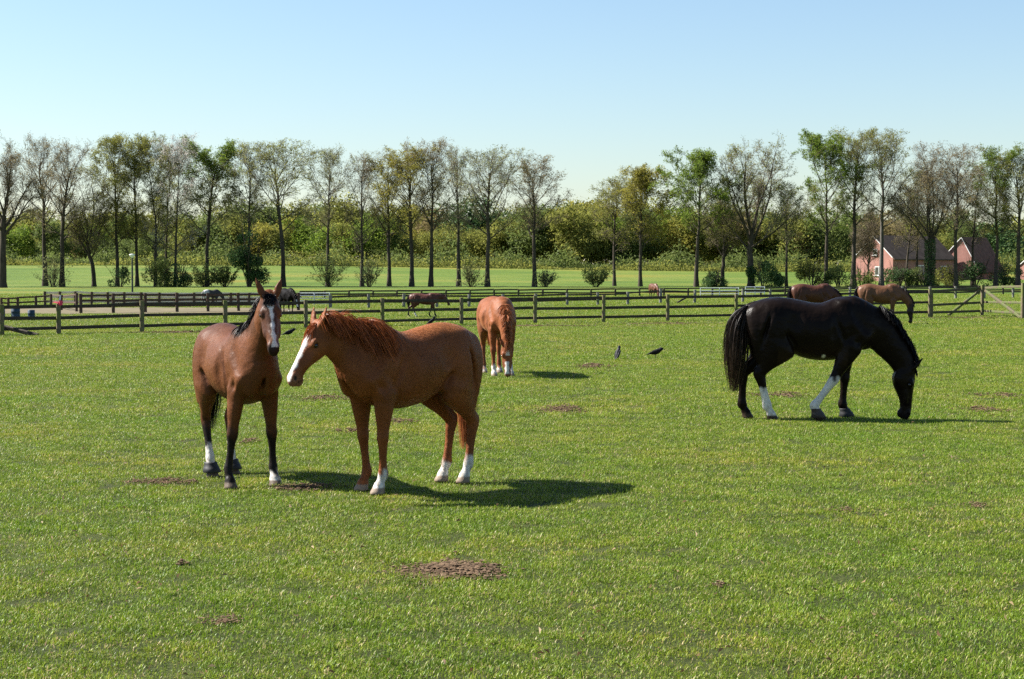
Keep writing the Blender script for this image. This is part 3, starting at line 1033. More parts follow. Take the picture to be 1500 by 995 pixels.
WORD = dict(olive='olive green', mid='dull green', gold='yellowish', dark='dark green', green='fresh green', bare='brownish')
ROWREF = [(3, 'thick trunk at the left edge'), (66, 'second tree from the left'), (91, 'bare leaning tree at the left'), (138, 'low forking olive tree'), (172, 'tree left of the lamp post'), (201, 'tree right of the lamp post'), (243, 'thin tree by the blossom'), (256, 'blossoming tree'), (303, 'bright topped tree'), (365, 'tall dark shrub'), (415, "tree above the bay's ears"), (480, 'round twiggy bush'), (530, 'thin bare low branched tree'), (570, 'narrow golden tree'), (603, 'fuller golden tree'), (631, 'tall brownish tree'), (672, 'bare grey slim tree'), (714, 'wide rounded tree'), (783, 'reddish budding tree'), (900, 'slim olive tree'), (938, 'yellow slim tree'), (1020, 'dense fresh green tree'), (1058, 'lower forked olive tree'), (1100, 'vase shaped tree'), (1152, 'thin stemmed tree'), (1210, 'bright green tall tree'), (1250, 'tree left of the gable'), (1291, 'tree before the gable'), (1362, 'ivy covered trunk'), (1400, 'second gable'), (1458, 'yellow green topped tree'), (1491, 'last tree at right')]
SEEN = {}


def wood_label(px, kind, line):
    x0, ref = min(ROWREF, key=lambda q: abs(q[0] - px))
    d = px - x0
    w_ = 'left' if d < 0 else 'right'
    side = 'straight behind' if abs(d) < 5 else 'just %s of' % w_ if abs(d) < 12 else '%s of' % w_ if abs(d) < 24 else 'well %s of' % w_ if abs(d) < 45 else 'far %s of' % w_
    lab = '%s %s wood tree %s the %s' % (WORD[kind], line, side, ref)
    k = SEEN.get(lab, 0)
    SEEN[lab] = k + 1
    return lab if k == 0 else lab.replace(line, line + (' outer' if k == 1 else ' outermost'))


def wood_tree(px, Y, ty, kind, wk=1.0, line='nearer'):
    k = int(g.integers(0, 7))
    tm, (lv, lf, lc) = protos[k]
    key = (k, kind)
    if key not in pm_cache:
        pm_cache[key] = mesh_np('crown', lv, lf, False, LEAF[kind], lc)
    x = at(px, 396, Y).x
    z0 = float(terrain(x, Y))
    H = at(px, ty, Y).z - z0
    root = bpy.data.objects.new('wood_tree', None)
    COL.objects.link(root)
    root.location = (x, Y, z0 - 0.2)
    root.rotation_euler = (0, 0, g.uniform(0, 6.28))
    root.scale = (H / 11 * wk, H / 11 * wk, H / 11)
    obj('trunk', tm, root).scale = (1, 1, 0.72)
    obj('crown', pm_cache[key], root)
    tag(root, wood_label(px, kind, line), 'tree', 'trees of the wood beyond the far field')


def topline(px):
    return float(np.interp(px, [-150, 0, 120, 250, 330, 430, 520, 620, 720, 800, 850, 900, 1000, 1100, 1180, 1260, 1340, 1500, 1650], [322, 322, 325, 306, 306, 298, 298, 304, 294, 292, 272, 286, 296, 306, 306, 316, 312, 312, 312]))


px = -130.0
while px < 1640:
    Y = g.uniform(338, 352)
    kind = g.choice(['olive', 'mid', 'olive', 'gold', 'green', 'bare', 'dark'], p=[.30, .24, .14, .12, .09, .08, .03])
    wood_tree(px, Y, topline(px) + g.uniform(-18, 26), kind, g.uniform(0.9, 1.3))
    px += g.uniform(22, 36)
px = -140.0
while px < 1650:
    Y = g.uniform(366, 392)
    kind = g.choice(['olive', 'mid', 'bare', 'dark'], p=[.45, .35, .15, .05])
    wood_tree(px, Y, topline(px) + g.uniform(-30, 2), kind, g.uniform(0.95, 1.35), 'farther')
    px += g.uniform(26, 42)
wood_tree(838, 336, 271, 'olive', 0.95)
wood_tree(866, 340, 290, 'olive', 0.9)
# undergrowth: a continuous low belt along the field edge, nobody could count its bushes
n = 60000
gx = g.uniform(-125, 125, n)
lump = 1.6 + 1.2 * np.sin(gx * 0.21 + 1) * np.sin(gx * 0.083) + 0.9 * np.sin(gx * 0.57 + 2)
gy = g.uniform(325, 333, n)
gz = terrain(gx, gy) + np.abs(g.normal(0, 0.75, n)) * np.clip(lump, 0.7, 4) + 0.05
lv, lf, lc = leaves_at(np.stack([gx, gy, gz], 1), 0.5, g)
tag(obj('undergrowth', mesh_np('undergrowth', lv, lf, False, LEAF['mid'], lc)), 'dark green undergrowth belt along the far edge of the field', 'undergrowth', kind='stuff')
n = 20000
gx = g.uniform(-125, 125, n)
lump = 1.2 + 1.2 * np.sin(gx * 0.13 + 3) * np.sin(gx * 0.07 + 1)
gy = g.uniform(320, 325, n)
gz = terrain(gx, gy) + np.abs(g.normal(0, 0.7, n)) * np.clip(lump, 0.15, 3) + 0.05
lv, lf, lc = leaves_at(np.stack([gx, gy, gz], 1), 0.4, g)
tag(obj('undergrowth', mesh_np('undergrowth', lv, lf, False, LEAF['olive'], lc)), 'lighter green scrub in front of the dark undergrowth belt', 'undergrowth', kind='stuff')
n = 110000
gx = g.uniform(-190, 190, n)
gy = g.uniform(410, 430, n)
tp = 11.5 + 1.5 * np.sin(gx * 0.11) + 1.2 * np.sin(gx * 0.31 + 1) + 1.0 * np.sin(gx * 0.77)
gz = terrain(gx, gy) + tp * g.random(n) ** 0.9 * g.uniform(0.8, 1.0, n)
lv, lf, lc = leaves_at(np.stack([gx, gy, gz], 1), 0.9, g)
tag(obj('distant_wood', mesh_np('distant_wood', lv, lf, False, LEAF['olive'], lc)), 'solid far wood that closes the view between the trees', 'wood', kind='stuff')


# ================================================================== farmhouse
def brick_mat(name, c1, c2, mortar):
    m, nt, out = new_mat(name)
    tc = N(nt, 'TexCoord')
    sp = N(nt, 'SeparateXYZ')
    L(nt, tc.outputs['Object'], sp.inputs[0])
    ad = N(nt, 'Math', operation='ADD')
    L(nt, sp.outputs[0], ad.inputs[0])
    L(nt, sp.outputs[1], ad.inputs[1])
    cb = N(nt, 'CombineXYZ')
    L(nt, ad.outputs[0], cb.inputs[0])
    L(nt, sp.outputs[2], cb.inputs[1])
    br = N(nt, 'TexBrick', Scale=1.0)
    br.inputs['Color1'].default_value = (*c1, 1)
    br.inputs['Color2'].default_value = (*c2, 1)
    br.inputs['Mortar'].default_value = (*mortar, 1)
    br.inputs['Brick Width'].default_value = 0.24
    br.inputs['Row Height'].default_value = 0.075
    br.inputs['Mortar Size'].default_value = 0.008
    L(nt, cb.outputs[0], br.inputs['Vector'])
    no = N(nt, 'TexNoise', Scale=0.7, Detail=5.0)
    L(nt, tc.outputs['Object'], no.inputs['Vector'])
    v = ramp(nt, no.outputs[0], [(0.3, (0.8, 0.8, 0.8)), (0.7, (1.15, 1.12, 1.1))])
    c = mixc(nt, 1.0, br.outputs[0], v, 'MULTIPLY')
    p = N(nt, 'BsdfPrincipled', Roughness=0.9)
    L(nt, c, p.inputs['Base Color'])
    L(nt, p.outputs[0], out.inputs[0])
    return m


brick_m = brick_mat('brick_red', (0.27, 0.105, 0.082), (0.33, 0.14, 0.11), (0.30, 0.21, 0.18))
roof_d = simple_mat('roof_slate', (0.060, 0.046, 0.038), (0.105, 0.080, 0.066), 1.2, rough=0.9, bump=0.3, spec=0.04)
roof_r = simple_mat('roof_tile', (0.095, 0.055, 0.042), (0.17, 0.10, 0.075), 1.5, rough=0.9, bump=0.4, spec=0.04)
frame_m = simple_mat('window_white', (0.72, 0.72, 0.70), (0.82, 0.82, 0.80), 2, rough=0.5, bump=0)
glass_m = simple_mat('window_glass', (0.02, 0.025, 0.03), (0.04, 0.045, 0.05), 1, rough=0.08, bump=0, spec=0.7)


def house(label, corner, ang, W, Lh, eave, ridge, roof_mat, wins_gable=(), wins_side=(), back_eave=None, chim=None):
    """corner: near corner between gable and long wall; gable runs to -x (width W), long wall runs to +y (length Lh)"""
    root = bpy.data.objects.new('farmhouse', None)
    COL.objects.link(root)
    root.location = corner
    root.rotation_euler = (0, 0, R(ang))
    be = eave if back_eave is None else back_eave
    mx_ = -W / 2
    w = MB()
    w.poly([(0, 0, -0.5), (-W, 0, -0.5), (-W, 0, be), (mx_, 0, ridge), (0, 0, eave), (0, Lh, -0.5), (-W, Lh, -0.5), (-W, Lh, be), (mx_, Lh, ridge), (0, Lh, eave)],
           [(1, 0, 4, 3, 2), (0, 5, 9, 4), (5, 6, 7, 8, 9), (6, 1, 2, 7)])
    w.build('wall', brick_m, root)
    r = MB()
    o, tk = 0.35, 0.16
    for (xe, ze) in ((0, eave), (-W, be)):
        sgn = 1 if xe == 0 else -1
        run = abs(mx_ - xe)
        sl = (ridge - ze) / run
        x2, z2 = xe + sgn * o, ze - sl * o
        pts_ = [(mx_, -0.12, ridge + 0.02), (x2, -0.12, z2 + 0.02), (x2, Lh + 0.12, z2 + 0.02), (mx_, Lh + 0.12, ridge + 0.02)]
        pts_ += [(a, b, c + tk) for a, b, c in pts_]
        f = [(0, 1, 2, 3), (7, 6, 5, 4), (0, 4, 5, 1), (1, 5, 6, 2), (2, 6, 7, 3), (3, 7, 4, 0)]
        r.poly(pts_, f if sgn > 0 else [q[::-1] for q in f])
    rf = r.build('roof', roof_mat, root)
    gb = MB()
    for (xe, ze) in ((0, eave), (-W, be)):
        d = np.array((xe - mx_, 0, ze - ridge))
        a, b = np.array((mx_, -0.15, ridge + 0.05)), np.array((xe, -0.15, ze + 0.05))
        V, F = beam(a, b, 0.06, 0.10)
        gb.poly(V, F)
    gb.build('verge_board', frame_m, root)
    if chim:
        cy = chim
        c_ = MB().box((mx_ - 0.35, cy - 0.35, ridge - 0.6), (mx_ + 0.35, cy + 0.35, ridge + 1.0))
        c_.build('chimney', brick_m, rf)
    for (u_, z, ww, hh) in wins_gable:
        wn2 = MB().box((-u_ - ww / 2, -0.03, z), (-u_ + ww / 2, 0.03, z + hh)).build('window', frame_m, root)
        for s in (-1, 1):
            MB().box((-u_ + (s - 1) * ww / 4 + (0.04 if s > 0 else 0.07), -0.045, z + 0.09), (-u_ + (s + 1) * ww / 4 - (0.07 if s > 0 else 0.04), -0.036, z + hh - 0.09)).build('pane', glass_m, wn2)
        MB().box((-u_ - ww / 2 - 0.1, -0.14, z - 0.1), (-u_ + ww / 2 + 0.1, 0.02, z - 0.004)).build('sill', frame_m, wn2)
    for (u_, z, ww, hh) in wins_side:
        wn2 = MB().box((-0.03, u_ - ww / 2, z), (0.03, u_ + ww / 2, z + hh)).build('window', frame_m, root)
        for s in (-1, 1):
            MB().box((0.036, u_ + (s - 1) * ww / 4 + (0.04 if s > 0 else 0.07), z + 0.09), (0.045, u_ + (s + 1) * ww / 4 - (0.07 if s > 0 else 0.04), z + hh - 0.09)).build('pane', glass_m, wn2)
    tag(root, label, 'house')
    return root


HY = 252.0
c1 = at(1308, 396, HY)
zt = float(terrain(c1.x, HY))
house('red brick farmhouse with sunlit gable and long dark slate roof', (c1.x, HY, zt), -50, 7.2, 15.0, 3.7 - zt + 0.2, 7.15 - zt, roof_d,
      wins_gable=[(2.6, 0.9, 1.4, 1.3), (3.3, 3.9, 0.8, 0.9)], wins_side=[(6.6, 1.0, 1.7, 1.4), (12.4, 1.0, 1.5, 1.3)])
c2_ = at(1433, 396, 262)
zt = float(terrain(c2_.x, 262))
house('brick barn wing with steep lit gable and brown tiled roof', (c2_.x, 262, zt), -37, 5.4, 10, 1.6, 7.1 - zt, roof_r, back_eave=3.6)
c3_ = at(1548, 396, 258)
zt = float(terrain(c3_.x, 258))
house('low outbuilding with dark roof half cut off by the right edge', (c3_.x, 258, zt), -50, 6.5, 12, 2.2, 5.3 - zt, roof_d)

# ================================================================== horses
def spline(st, n):
    """Catmull-Rom through the control stations (rows), n steps per span"""
    P = np.asarray(st, float)
    P = np.vstack([2 * P[0] - P[1], P, 2 * P[-1] - P[-2]])
    out = []
    for i in range(1, len(P) - 2):
        for t in np.arange(n) / n:
            a, b, c, d = P[i - 1], P[i], P[i + 1], P[i + 2]
            out.append(0.5 * (2 * b + (c - a) * t + (2 * a - 5 * b + 4 * c - d) * t * t + (3 * b - a - 3 * c + d) * t ** 3))
    out.append(P[-2])
    return np.array(out)


class Body:
    """signed distance field of an animal, blended smoothly from tapered tubes and ellipsoids"""

    def __init__(self, lo, hi, vox):
        self.lo, self.vox = np.array(lo, float), vox
        self.n = (np.ceil((np.array(hi) - self.lo) / vox).astype(int) + 1)
        self.D = np.full(self.n, 0.6, np.float32)

    def box(self, lo, hi):
        a = np.clip(np.floor((lo - self.lo) / self.vox).astype(int), 0, self.n - 1)
        b = np.clip(np.ceil((hi - self.lo) / self.vox).astype(int) + 1, 1, self.n)
        ax = [(self.lo[i] + self.vox * np.arange(a[i], b[i])).astype(np.float32) for i in range(3)]
        X, Y, Z = np.meshgrid(*ax, indexing='ij')
        return tuple(slice(a[i], b[i]) for i in range(3)), X, Y, Z

    def blend(self, sl, d, k, sub=False):
        a = self.D[sl]
        if sub:
            d = -d
            h = np.clip(0.5 - 0.5 * (a - d) / k, 0, 1)
            self.D[sl] = a * (1 - h) + d * h + k * h * (1 - h)
        else:
            h = np.clip(0.5 + 0.5 * (a - d) / k, 0, 1)
            self.D[sl] = a * (1 - h) + d * h - k * h * (1 - h)

    def tube(self, st, k=0.03, n=4, lat=(0, 1, 0), clip_z=None):
        """stations: x, y, z, half width across, half depth in plane"""
        S = spline(st, n) if n > 1 else np.asarray(st, float)
        m = S[:, 3:5].max() + k + 0.02
        sl, X, Y, Z = self.box(S[:, :3].min(0) - m, S[:, :3].max(0) + m)
        best = np.full(X.shape, 9.0, np.float32)
        lats = np.asarray(lat, float)
        for i in range(len(S) - 1):
            A, B = S[i, :3], S[i + 1, :3]
            r0, r1 = S[i, 3:5], S[i + 1, 3:5]
            T = B - A
            ln = np.linalg.norm(T) + 1e-9
            T = T / ln
            la = lats if lats.ndim == 1 else lats[min(int(i / n), len(lats) - 1)]
            W = la - T * la.dot(T)
            W /= np.linalg.norm(W)
            V = np.cross(T, W)
            qx, qy, qz = X - A[0], Y - A[1], Z - A[2]
            al = qx * T[0] + qy * T[1] + qz * T[2]
            t = np.clip(al / ln, 0, 1)
            ax = al - t * ln
            w = qx * W[0] + qy * W[1] + qz * W[2]
            v = qx * V[0] + qy * V[1] + qz * V[2]
            rl = r0[0] + (r1[0] - r0[0]) * t
            ri = r0[1] + (r1[1] - r0[1]) * t
            rm = np.minimum(rl, ri)
            k0 = np.sqrt((ax / rm) ** 2 + (w / rl) ** 2 + (v / ri) ** 2)
            k1 = np.sqrt((ax / rm ** 2) ** 2 + (w / rl ** 2) ** 2 + (v / ri ** 2) ** 2) + 1e-6
            best = np.minimum(best, k0 * (k0 - 1) / k1)
        if clip_z is not None:
            best = np.maximum(best, clip_z - Z)
        self.blend(sl, best, k)

    def ell(self, c, r, k=0.03, axes=None, sub=False):
        c, r = np.array(c, float), np.array(r, float)
        M = np.eye(3) if axes is None else np.array(axes, float)
        m = r.max() + k + 0.02
        sl, X, Y, Z = self.box(c - m, c + m)
        q = [X - c[0], Y - c[1], Z - c[2]]
        e = [(q[0] * M[i][0] + q[1] * M[i][1] + q[2] * M[i][2]) for i in range(3)]
        k0 = np.sqrt(sum((e[i] / r[i]) ** 2 for i in range(3)))
        k1 = np.sqrt(sum((e[i] / r[i] ** 2) ** 2 for i in range(3))) + 1e-6
        self.blend(sl, k0 * (k0 - 1) / k1, k, sub)

    def sample(self, P):
        """distance and gradient at points"""
        G = (P - self.lo) / self.vox
        G = np.clip(G, 1.001, self.n - 2.001)
        i = np.floor(G).astype(int)
        f = G - i
        D = self.D

        def tri(i, f):
            v = 0
            for dx in (0, 1):
                for dy in (0, 1):
                    for dz in (0, 1):
                        w = (f[:, 0] if dx else 1 - f[:, 0]) * (f[:, 1] if dy else 1 - f[:, 1]) * (f[:, 2] if dz else 1 - f[:, 2])
                        v = v + w * D[i[:, 0] + dx, i[:, 1] + dy, i[:, 2] + dz]
            return v
        d = tri(i, f)
        g = np.stack([(D[np.clip(i[:, 0] + (a == 0), 0, self.n[0] - 1), np.clip(i[:, 1] + (a == 1), 0, self.n[1] - 1), np.clip(i[:, 2] + (a == 2), 0, self.n[2] - 1)]
                       - D[i[:, 0] - (a == 0), i[:, 1] - (a == 1), i[:, 2] - (a == 2)]) for a in range(3)], 1)
        g /= np.linalg.norm(g, axis=1, keepdims=True) + 1e-6
        return d, g

    def surface(self):
        """naive surface nets"""
        D = self.D
        S = D < 0
        nx, ny, nz = D.shape
        cnt = np.zeros((nx - 1, ny - 1, nz - 1), np.int8)
        acc = np.zeros((nx - 1, ny - 1, nz - 1, 3), np.float32)
        corner = [(a, b, c) for a in (0, 1) for b in (0, 1) for c in (0, 1)]

        def sub(A, o):
            return A[o[0]:nx - 1 + o[0], o[1]:ny - 1 + o[1], o[2]:nz - 1 + o[2]]
        for a in range(3):
            for o in corner:
                if o[a]:
                    continue
                p = list(o)
                p[a] = 1
                d0, d1 = sub(D, o), sub(D, p)
                cr = sub(S, o) != sub(S, p)
                t = np.where(cr, d0 / np.where(cr, d0 - d1, 1), 0)
                cnt += cr
                for ax in range(3):
                    acc[..., ax] += np.where(cr, (t if ax == a else o[ax]), 0)
        act = cnt > 0
        idx = np.full(cnt.shape, -1, np.int32)
        cells = np.argwhere(act)
        idx[act] = np.arange(len(cells))
        V = (cells + acc[act] / cnt[act][:, None]) * self.vox + self.lo
        F = []
        for a in range(3):
            b, c = (a + 1) % 3, (a + 2) % 3
            s0 = [slice(None)] * 3
            s1 = [slice(None)] * 3
            s0[a], s1[a] = slice(0, -1), slice(1, None)
            cr = S[tuple(s0)] != S[tuple(s1)]
            e = np.argwhere(cr)
            ok = (e[:, b] > 0) & (e[:, c] > 0) & (e[:, b] < D.shape[b] - 1) & (e[:, c] < D.shape[c] - 1)
            e = e[ok]
            inside = S[tuple(e.T)]

            def cell(db, dc):
                q = e.copy()
                q[:, b] -= db
                q[:, c] -= dc
                return idx[tuple(q.T)]
            q = np.stack([cell(1, 1), cell(0, 1), cell(0, 0), cell(1, 0)], 1)
            q[~inside] = q[~inside][:, ::-1]
            F.append(q)
        return V, np.vstack(F)


def ribbons(paths, width, taper=0.25, side=None, jit=1.0):
    """hair: paths (N,M,3), each a thin tapering strip; returns verts, quads, strand index per vertex"""
    P = np.asarray(paths, float)
    n, m, _ = P.shape
    T = np.gradient(P, axis=1)
    T /= np.linalg.norm(T, axis=2, keepdims=True) + 1e-9
    A = rng.normal(size=(n, 1, 3)) * jit + (np.zeros(3) if side is None else np.asarray(side))
    W = np.cross(T, np.broadcast_to(A, T.shape))
    W /= np.linalg.norm(W, axis=2, keepdims=True) + 1e-9
    prof = np.linspace(1, 0, m) ** 0.7 * (1 - taper) + taper
    prof[0] *= 0.7
    wd = np.broadcast_to(np.asarray(width, float).reshape(-1, 1), (n, 1))
    h = (wd * prof[None, :])[..., None] * 0.5
    V = np.stack([P - W * h, P + W * h], 2).reshape(-1, 3)
    base = (np.arange(n) * m * 2)[:, None] + (np.arange(m - 1) * 2)[None, :]
    F = np.stack([base, base + 1, base + 3, base + 2], -1).reshape(-1, 4)
    sid = np.repeat(np.arange(n), m * 2)
    return V, F, sid


def mix3(a, b, f):
    f = np.asarray(f)[:, None]
    return a * (1 - f) + np.asarray(b) * f


EYE_MAT = simple_mat('eye_dark', (0.004, 0.003, 0.003), (0.012, 0.008, 0.006), 3, rough=0.08, bump=0, spec=0.6)


def horse(spec):
    """one horse: continuous body mesh; mane, forelock, tail, eyes, boots as children.
    local frame: x forward, y left, z up, metres for a horse of 1.60 m"""
    sp = spec
    vox = sp.get('vox', 0.014)
    O = np.array(sp['poll'], float)
    u = np.array(sp['face'], float)
    u /= np.linalg.norm(u)
    yaw = R(sp.get('head_yaw', 0))
    w = np.array((-math.sin(yaw), math.cos(yaw), 0.0))
    w = w - u * w.dot(u)
    w /= np.linalg.norm(w)
    v = np.cross(w, u)
    hs = sp.get('head', 1.0)

    def hd(a, b, c):
        return O + hs * (u * a + v * b + w * c)
    neck = [np.array(p, float) for p in sp['neck']]
    hoof = sp['hooves']
    lo = np.array([-0.98, -0.46, -0.03])
    hi = np.array([0.95, 0.46, 1.72])
    for q in (hd(0.66, 0.1, 0), hd(-0.22, -0.05, 0.1), hd(0.2, 0.26, 0), hd(-0.2, -0.1, -0.1), hd(0.3, 0, 0.13), hd(0.3, 0, -0.13)):
        lo, hi = np.minimum(lo, q - 0.08), np.maximum(hi, q + 0.08)
    for h in hoof.values():
        lo[:2], hi[:2] = np.minimum(lo[:2], np.array(h) - 0.18), np.maximum(hi[:2], np.array(h) + 0.18)
    lo[2] = -0.03
    B = Body(lo, hi, vox)
    fat = sp.get('fat', 1.0)
    bel = sp.get('belly', 0.0)
    # trunk: x, top, bottom, half width
    prof = [(-0.79, 1.36, 1.10, 0.10), (-0.70, 1.475, 1.00, 0.19), (-0.56, 1.55, 0.95, 0.255), (-0.40, 1.575, 0.93, 0.275), (-0.20, 1.545, 0.885, 0.285),
            (0.0, 1.505, 0.82 - bel, 0.305), (0.2, 1.50, 0.79 - bel, 0.30), (0.36, 1.545, 0.80 - bel * 0.4, 0.255), (0.48, 1.585, 0.83, 0.225), (0.60, 1.52, 0.87, 0.205), (0.70, 1.36, 0.92, 0.18), (0.76, 1.22, 1.0, 0.12)]
    B.tube([(x, 0, (t + b) / 2, hw * fat, (t - b) / 2) for x, t, b, hw in prof], k=0.02, n=3)
    # neck
    end = hd(0.05, 0.085, 0)
    nst = list(neck) + [np.array([*end, 0.078 * hs, 0.118 * hs])]
    ly = [w * t + np.array((0, 1, 0)) * (1 - t) for t in np.linspace(0, 1, len(nst) - 1)]
    B.tube(nst, k=0.07, n=5, lat=ly)
    # head
    hst = [(-0.01, 0.062, 0.070, 0.078), (0.07, 0.085, 0.088, 0.115), (0.16, 0.10, 0.094, 0.130), (0.25, 0.085, 0.082, 0.108), (0.34, 0.066, 0.066, 0.084), (0.43, 0.056, 0.055, 0.070), (0.52, 0.056, 0.053, 0.066), (0.575, 0.060, 0.047, 0.052)]
    B.tube([np.array([*hd(a, b, 0), c * hs, d * hs]) for a, b, c, d in hst], k=0.03, n=4, lat=w)
    ax = np.array([u, v, w])
    for s in (-1, 1):
        B.ell(hd(0.185, 0.030, s * 0.078), np.array((0.050, 0.030, 0.026)) * hs, 0.025, ax)       # brow
        B.ell(hd(0.13, 0.135, s * 0.052), np.array((0.10, 0.095, 0.042)) * hs, 0.03, ax)         # cheek
        B.ell(hd(0.545, 0.035, s * 0.036), np.array((0.045, 0.034, 0.024)) * hs, 0.02, ax)        # nostril wing
        B.ell(hd(0.33, 0.075, s * 0.066), np.array((0.10, 0.022, 0.022)) * hs, 0.03, ax)          # facial crest
    B.ell(hd(0.545, 0.125, 0), np.array((0.045, 0.028, 0.034)) * hs, 0.03, ax)                    # chin
    for s in (-1, 1):
        B.ell(hd(0.552, 0.036, s * 0.060), np.array((0.024, 0.013, 0.014)) * hs, 0.012, ax, sub=True)
        B.ell(hd(0.20, 0.052, s * 0.100), np.array((0.028, 0.018, 0.012)) * hs, 0.015, ax, sub=True)
    # ears
    ef, eo = sp.get('ear', (0.45, 0.30))
    for s in (-1, 1):
        d = -u * 1.0 - v * ef + w * s * eo
        d /= np.linalg.norm(d)
        a = hd(0.015, 0.015, s * 0.058)
        L_ = 0.185 * hs
        lat = np.cross(d, -v)
        lat /= np.linalg.norm(lat)
        B.tube([np.array([*(a + d * L_ * t), r1 * hs, r2 * hs]) for t, r1, r2 in ((0, 0.026, 0.026), (0.3, 0.036, 0.022), (0.6, 0.030, 0.015), (0.9, 0.012, 0.008), (1.0, 0.006, 0.006))], k=0.012, n=3, lat=lat)
        fr = -v - d * (-v).dot(d)
        fr = fr / np.linalg.norm(fr) + w * s * 0.3
        B.ell(a + d * L_ * 0.52 + fr * 0.026 * hs, np.array((0.060, 0.015, 0.016)) * hs, 0.012, np.array([d, np.cross(d, fr) / np.linalg.norm(np.cross(d, fr)), fr / np.linalg.norm(fr)]), sub=True)
    # shoulders and quarters
    for s in (-1, 1):
        B.tube([(0.40, s * 0.10, 1.44, 0.09, 0.13), (0.52, s * 0.155, 1.25, 0.085, 0.16), (0.66, s * 0.145, 1.06, 0.085, 0.13)], k=0.05, n=3)
        B.tube([(0.66, s * 0.14, 1.08, 0.09, 0.11), (0.50, s * 0.175, 0.95, 0.075, 0.12)], k=0.04, n=2)
        B.ell((0.70, s * 0.085, 1.02), (0.10, 0.085, 0.12), 0.04)
        B.tube([(-0.46, s * 0.12, 1.38, 0.13, 0.20), (-0.47, s * 0.175, 1.16, 0.12, 0.235), (-0.42, s * 0.19, 0.96, 0.095, 0.19)], k=0.06, n=3)
        B.tube([(-0.70, s * 0.09, 1.36, 0.10, 0.10), (-0.715, s * 0.135, 1.16, 0.10, 0.10), (-0.665, s * 0.165, 0.96, 0.078, 0.095), (-0.655, s * 0.16, 0.78, 0.055, 0.065)], k=0.05, n=3)
        B.ell((-0.34, s * 0.205, 0.97), (0.10, 0.055, 0.10), 0.05)
        # hollow of the flank and behind the elbow
        B.ell((-0.235, s * 0.315, 1.28), (0.09, 0.05, 0.14), 0.07, sub=True)
        B.ell((0.30, s * 0.305, 1.12), (0.05, 0.04, 0.22), 0.07, sub=True)
        B.ell((0.615, s * 0.235, 1.30), (0.05, 0.04, 0.18), 0.07, np.array([(0.85, 0, 0.52), (0, 1, 0), (-0.52, 0, 0.85)]), sub=True)
    B.ell((0.80, 0, 1.02), (0.06, 0.016, 0.15), 0.05, sub=True)          # furrow between the breast muscles
    for s in (-1, 1):
        B.ell((0.585, s * 0.255, 0.98), (0.022, 0.04, 0.08), 0.06, np.array([(0.8, 0, -0.6), (0, 1, 0), (0.6, 0, 0.8)]), sub=True)   # edge of the upper arm
        B.ell((0.385, s * 0.262, 1.10), (0.022, 0.035, 0.26), 0.05, np.array([(0.94, 0, 0.34), (0, 1, 0), (-0.34, 0, 0.94)]), sub=True)  # behind the shoulder blade
        B.ell((-0.60, s * 0.255, 1.10), (0.018, 0.03, 0.22), 0.045, np.array([(0.96, 0, -0.26), (0, 1, 0), (0.26, 0, 0.96)]), sub=True)  # hamstring line
        B.ell((-0.25, s * 0.255, 1.00), (0.025, 0.04, 0.12), 0.05, np.array([(0.85, 0, 0.52), (0, 1, 0), (-0.52, 0, 0.85)]), sub=True)  # stifle fold
    joints = {}
    for key, h in hoof.items():
        s = 1 if key[0] == 'L' else -1
        hx, hy = h
        H = np.array((hx, hy, 0.0))
        kx = sp.get('knee', {}).get(key, 0.0)
        if key[1] == 'F':
            E = np.array((0.50, s * 0.165, 0.93))
            Fk = H + (-0.062, 0, 0.185)
            K = E + (Fk - E) * 0.55 + (0.012 + kx, 0, 0)
            C = H + (-0.012, 0, 0.07)
            st = [(E, 0.075, 0.118), (E + (K - E) * 0.38, 0.066, 0.088), (E + (K - E) * 0.78, 0.048, 0.056), (K, 0.050, 0.052), (K + (Fk - K) * 0.22, 0.037, 0.042), (K + (Fk - K) * 0.55, 0.030, 0.035), (K + (Fk - K) * 0.82, 0.032, 0.038), (Fk, 0.040, 0.047), (Fk * 0.45 + C * 0.55, 0.034, 0.036), (C, 0.046, 0.047)]
        else:
            E = np.array((-0.42, s * 0.185, 0.94))
            Fk = H + (-0.066, 0, 0.19)
            K = np.array((Fk[0] * 0.62 - 0.72 * 0.38 - 0.035 + kx, s * 0.15 * 0.4 + Fk[1] * 0.6, 0.595))
            C = H + (-0.012, 0, 0.07)
            G = E * 0.5 + K * 0.5 + (0.01, 0, 0)
            st = [(E, 0.095, 0.180), (E * 0.72 + K * 0.28 + (0.0, 0, 0), 0.082, 0.138), (E * 0.4 + K * 0.6, 0.060, 0.088), (E * 0.15 + K * 0.85, 0.046, 0.064), (K, 0.046, 0.064), (K + (Fk - K) * 0.2, 0.040, 0.050), (K + (Fk - K) * 0.5, 0.033, 0.038), (K + (Fk - K) * 0.8, 0.034, 0.040), (Fk, 0.042, 0.048), (Fk * 0.45 + C * 0.55, 0.035, 0.037), (C, 0.047, 0.048)]
            B.tube([np.array([*(K + (-0.045, 0, 0.035)), 0.022, 0.03]), np.array([*(K * 0.75 + E * 0.25 + (-0.06, 0, 0.02)), 0.014, 0.018])], k=0.03, n=1)
        bn = sp.get('bone', 1.10)
        B.tube([np.array([*p, a * bn, b * bn]) for p, a, b in st], k=0.03, n=3)
        B.tube([np.array([*(Fk + (-0.030, 0, -0.01)), 0.022, 0.025]), np.array([*(Fk + (-0.038, 0, -0.045)), 0.012, 0.014])], k=0.02, n=1)
        B.tube([np.array([*C, 0.052, 0.052]), np.array([hx + 0.012, hy, 0.0, 0.068, 0.075]), np.array([hx + 0.016, hy, -0.03, 0.070, 0.077])], k=0.012, n=1, clip_z=0.0)
        joints[key] = (E, K, Fk, C, H)
    # dock of the tail
    ts = sp.get('tail_shift', 0.0)
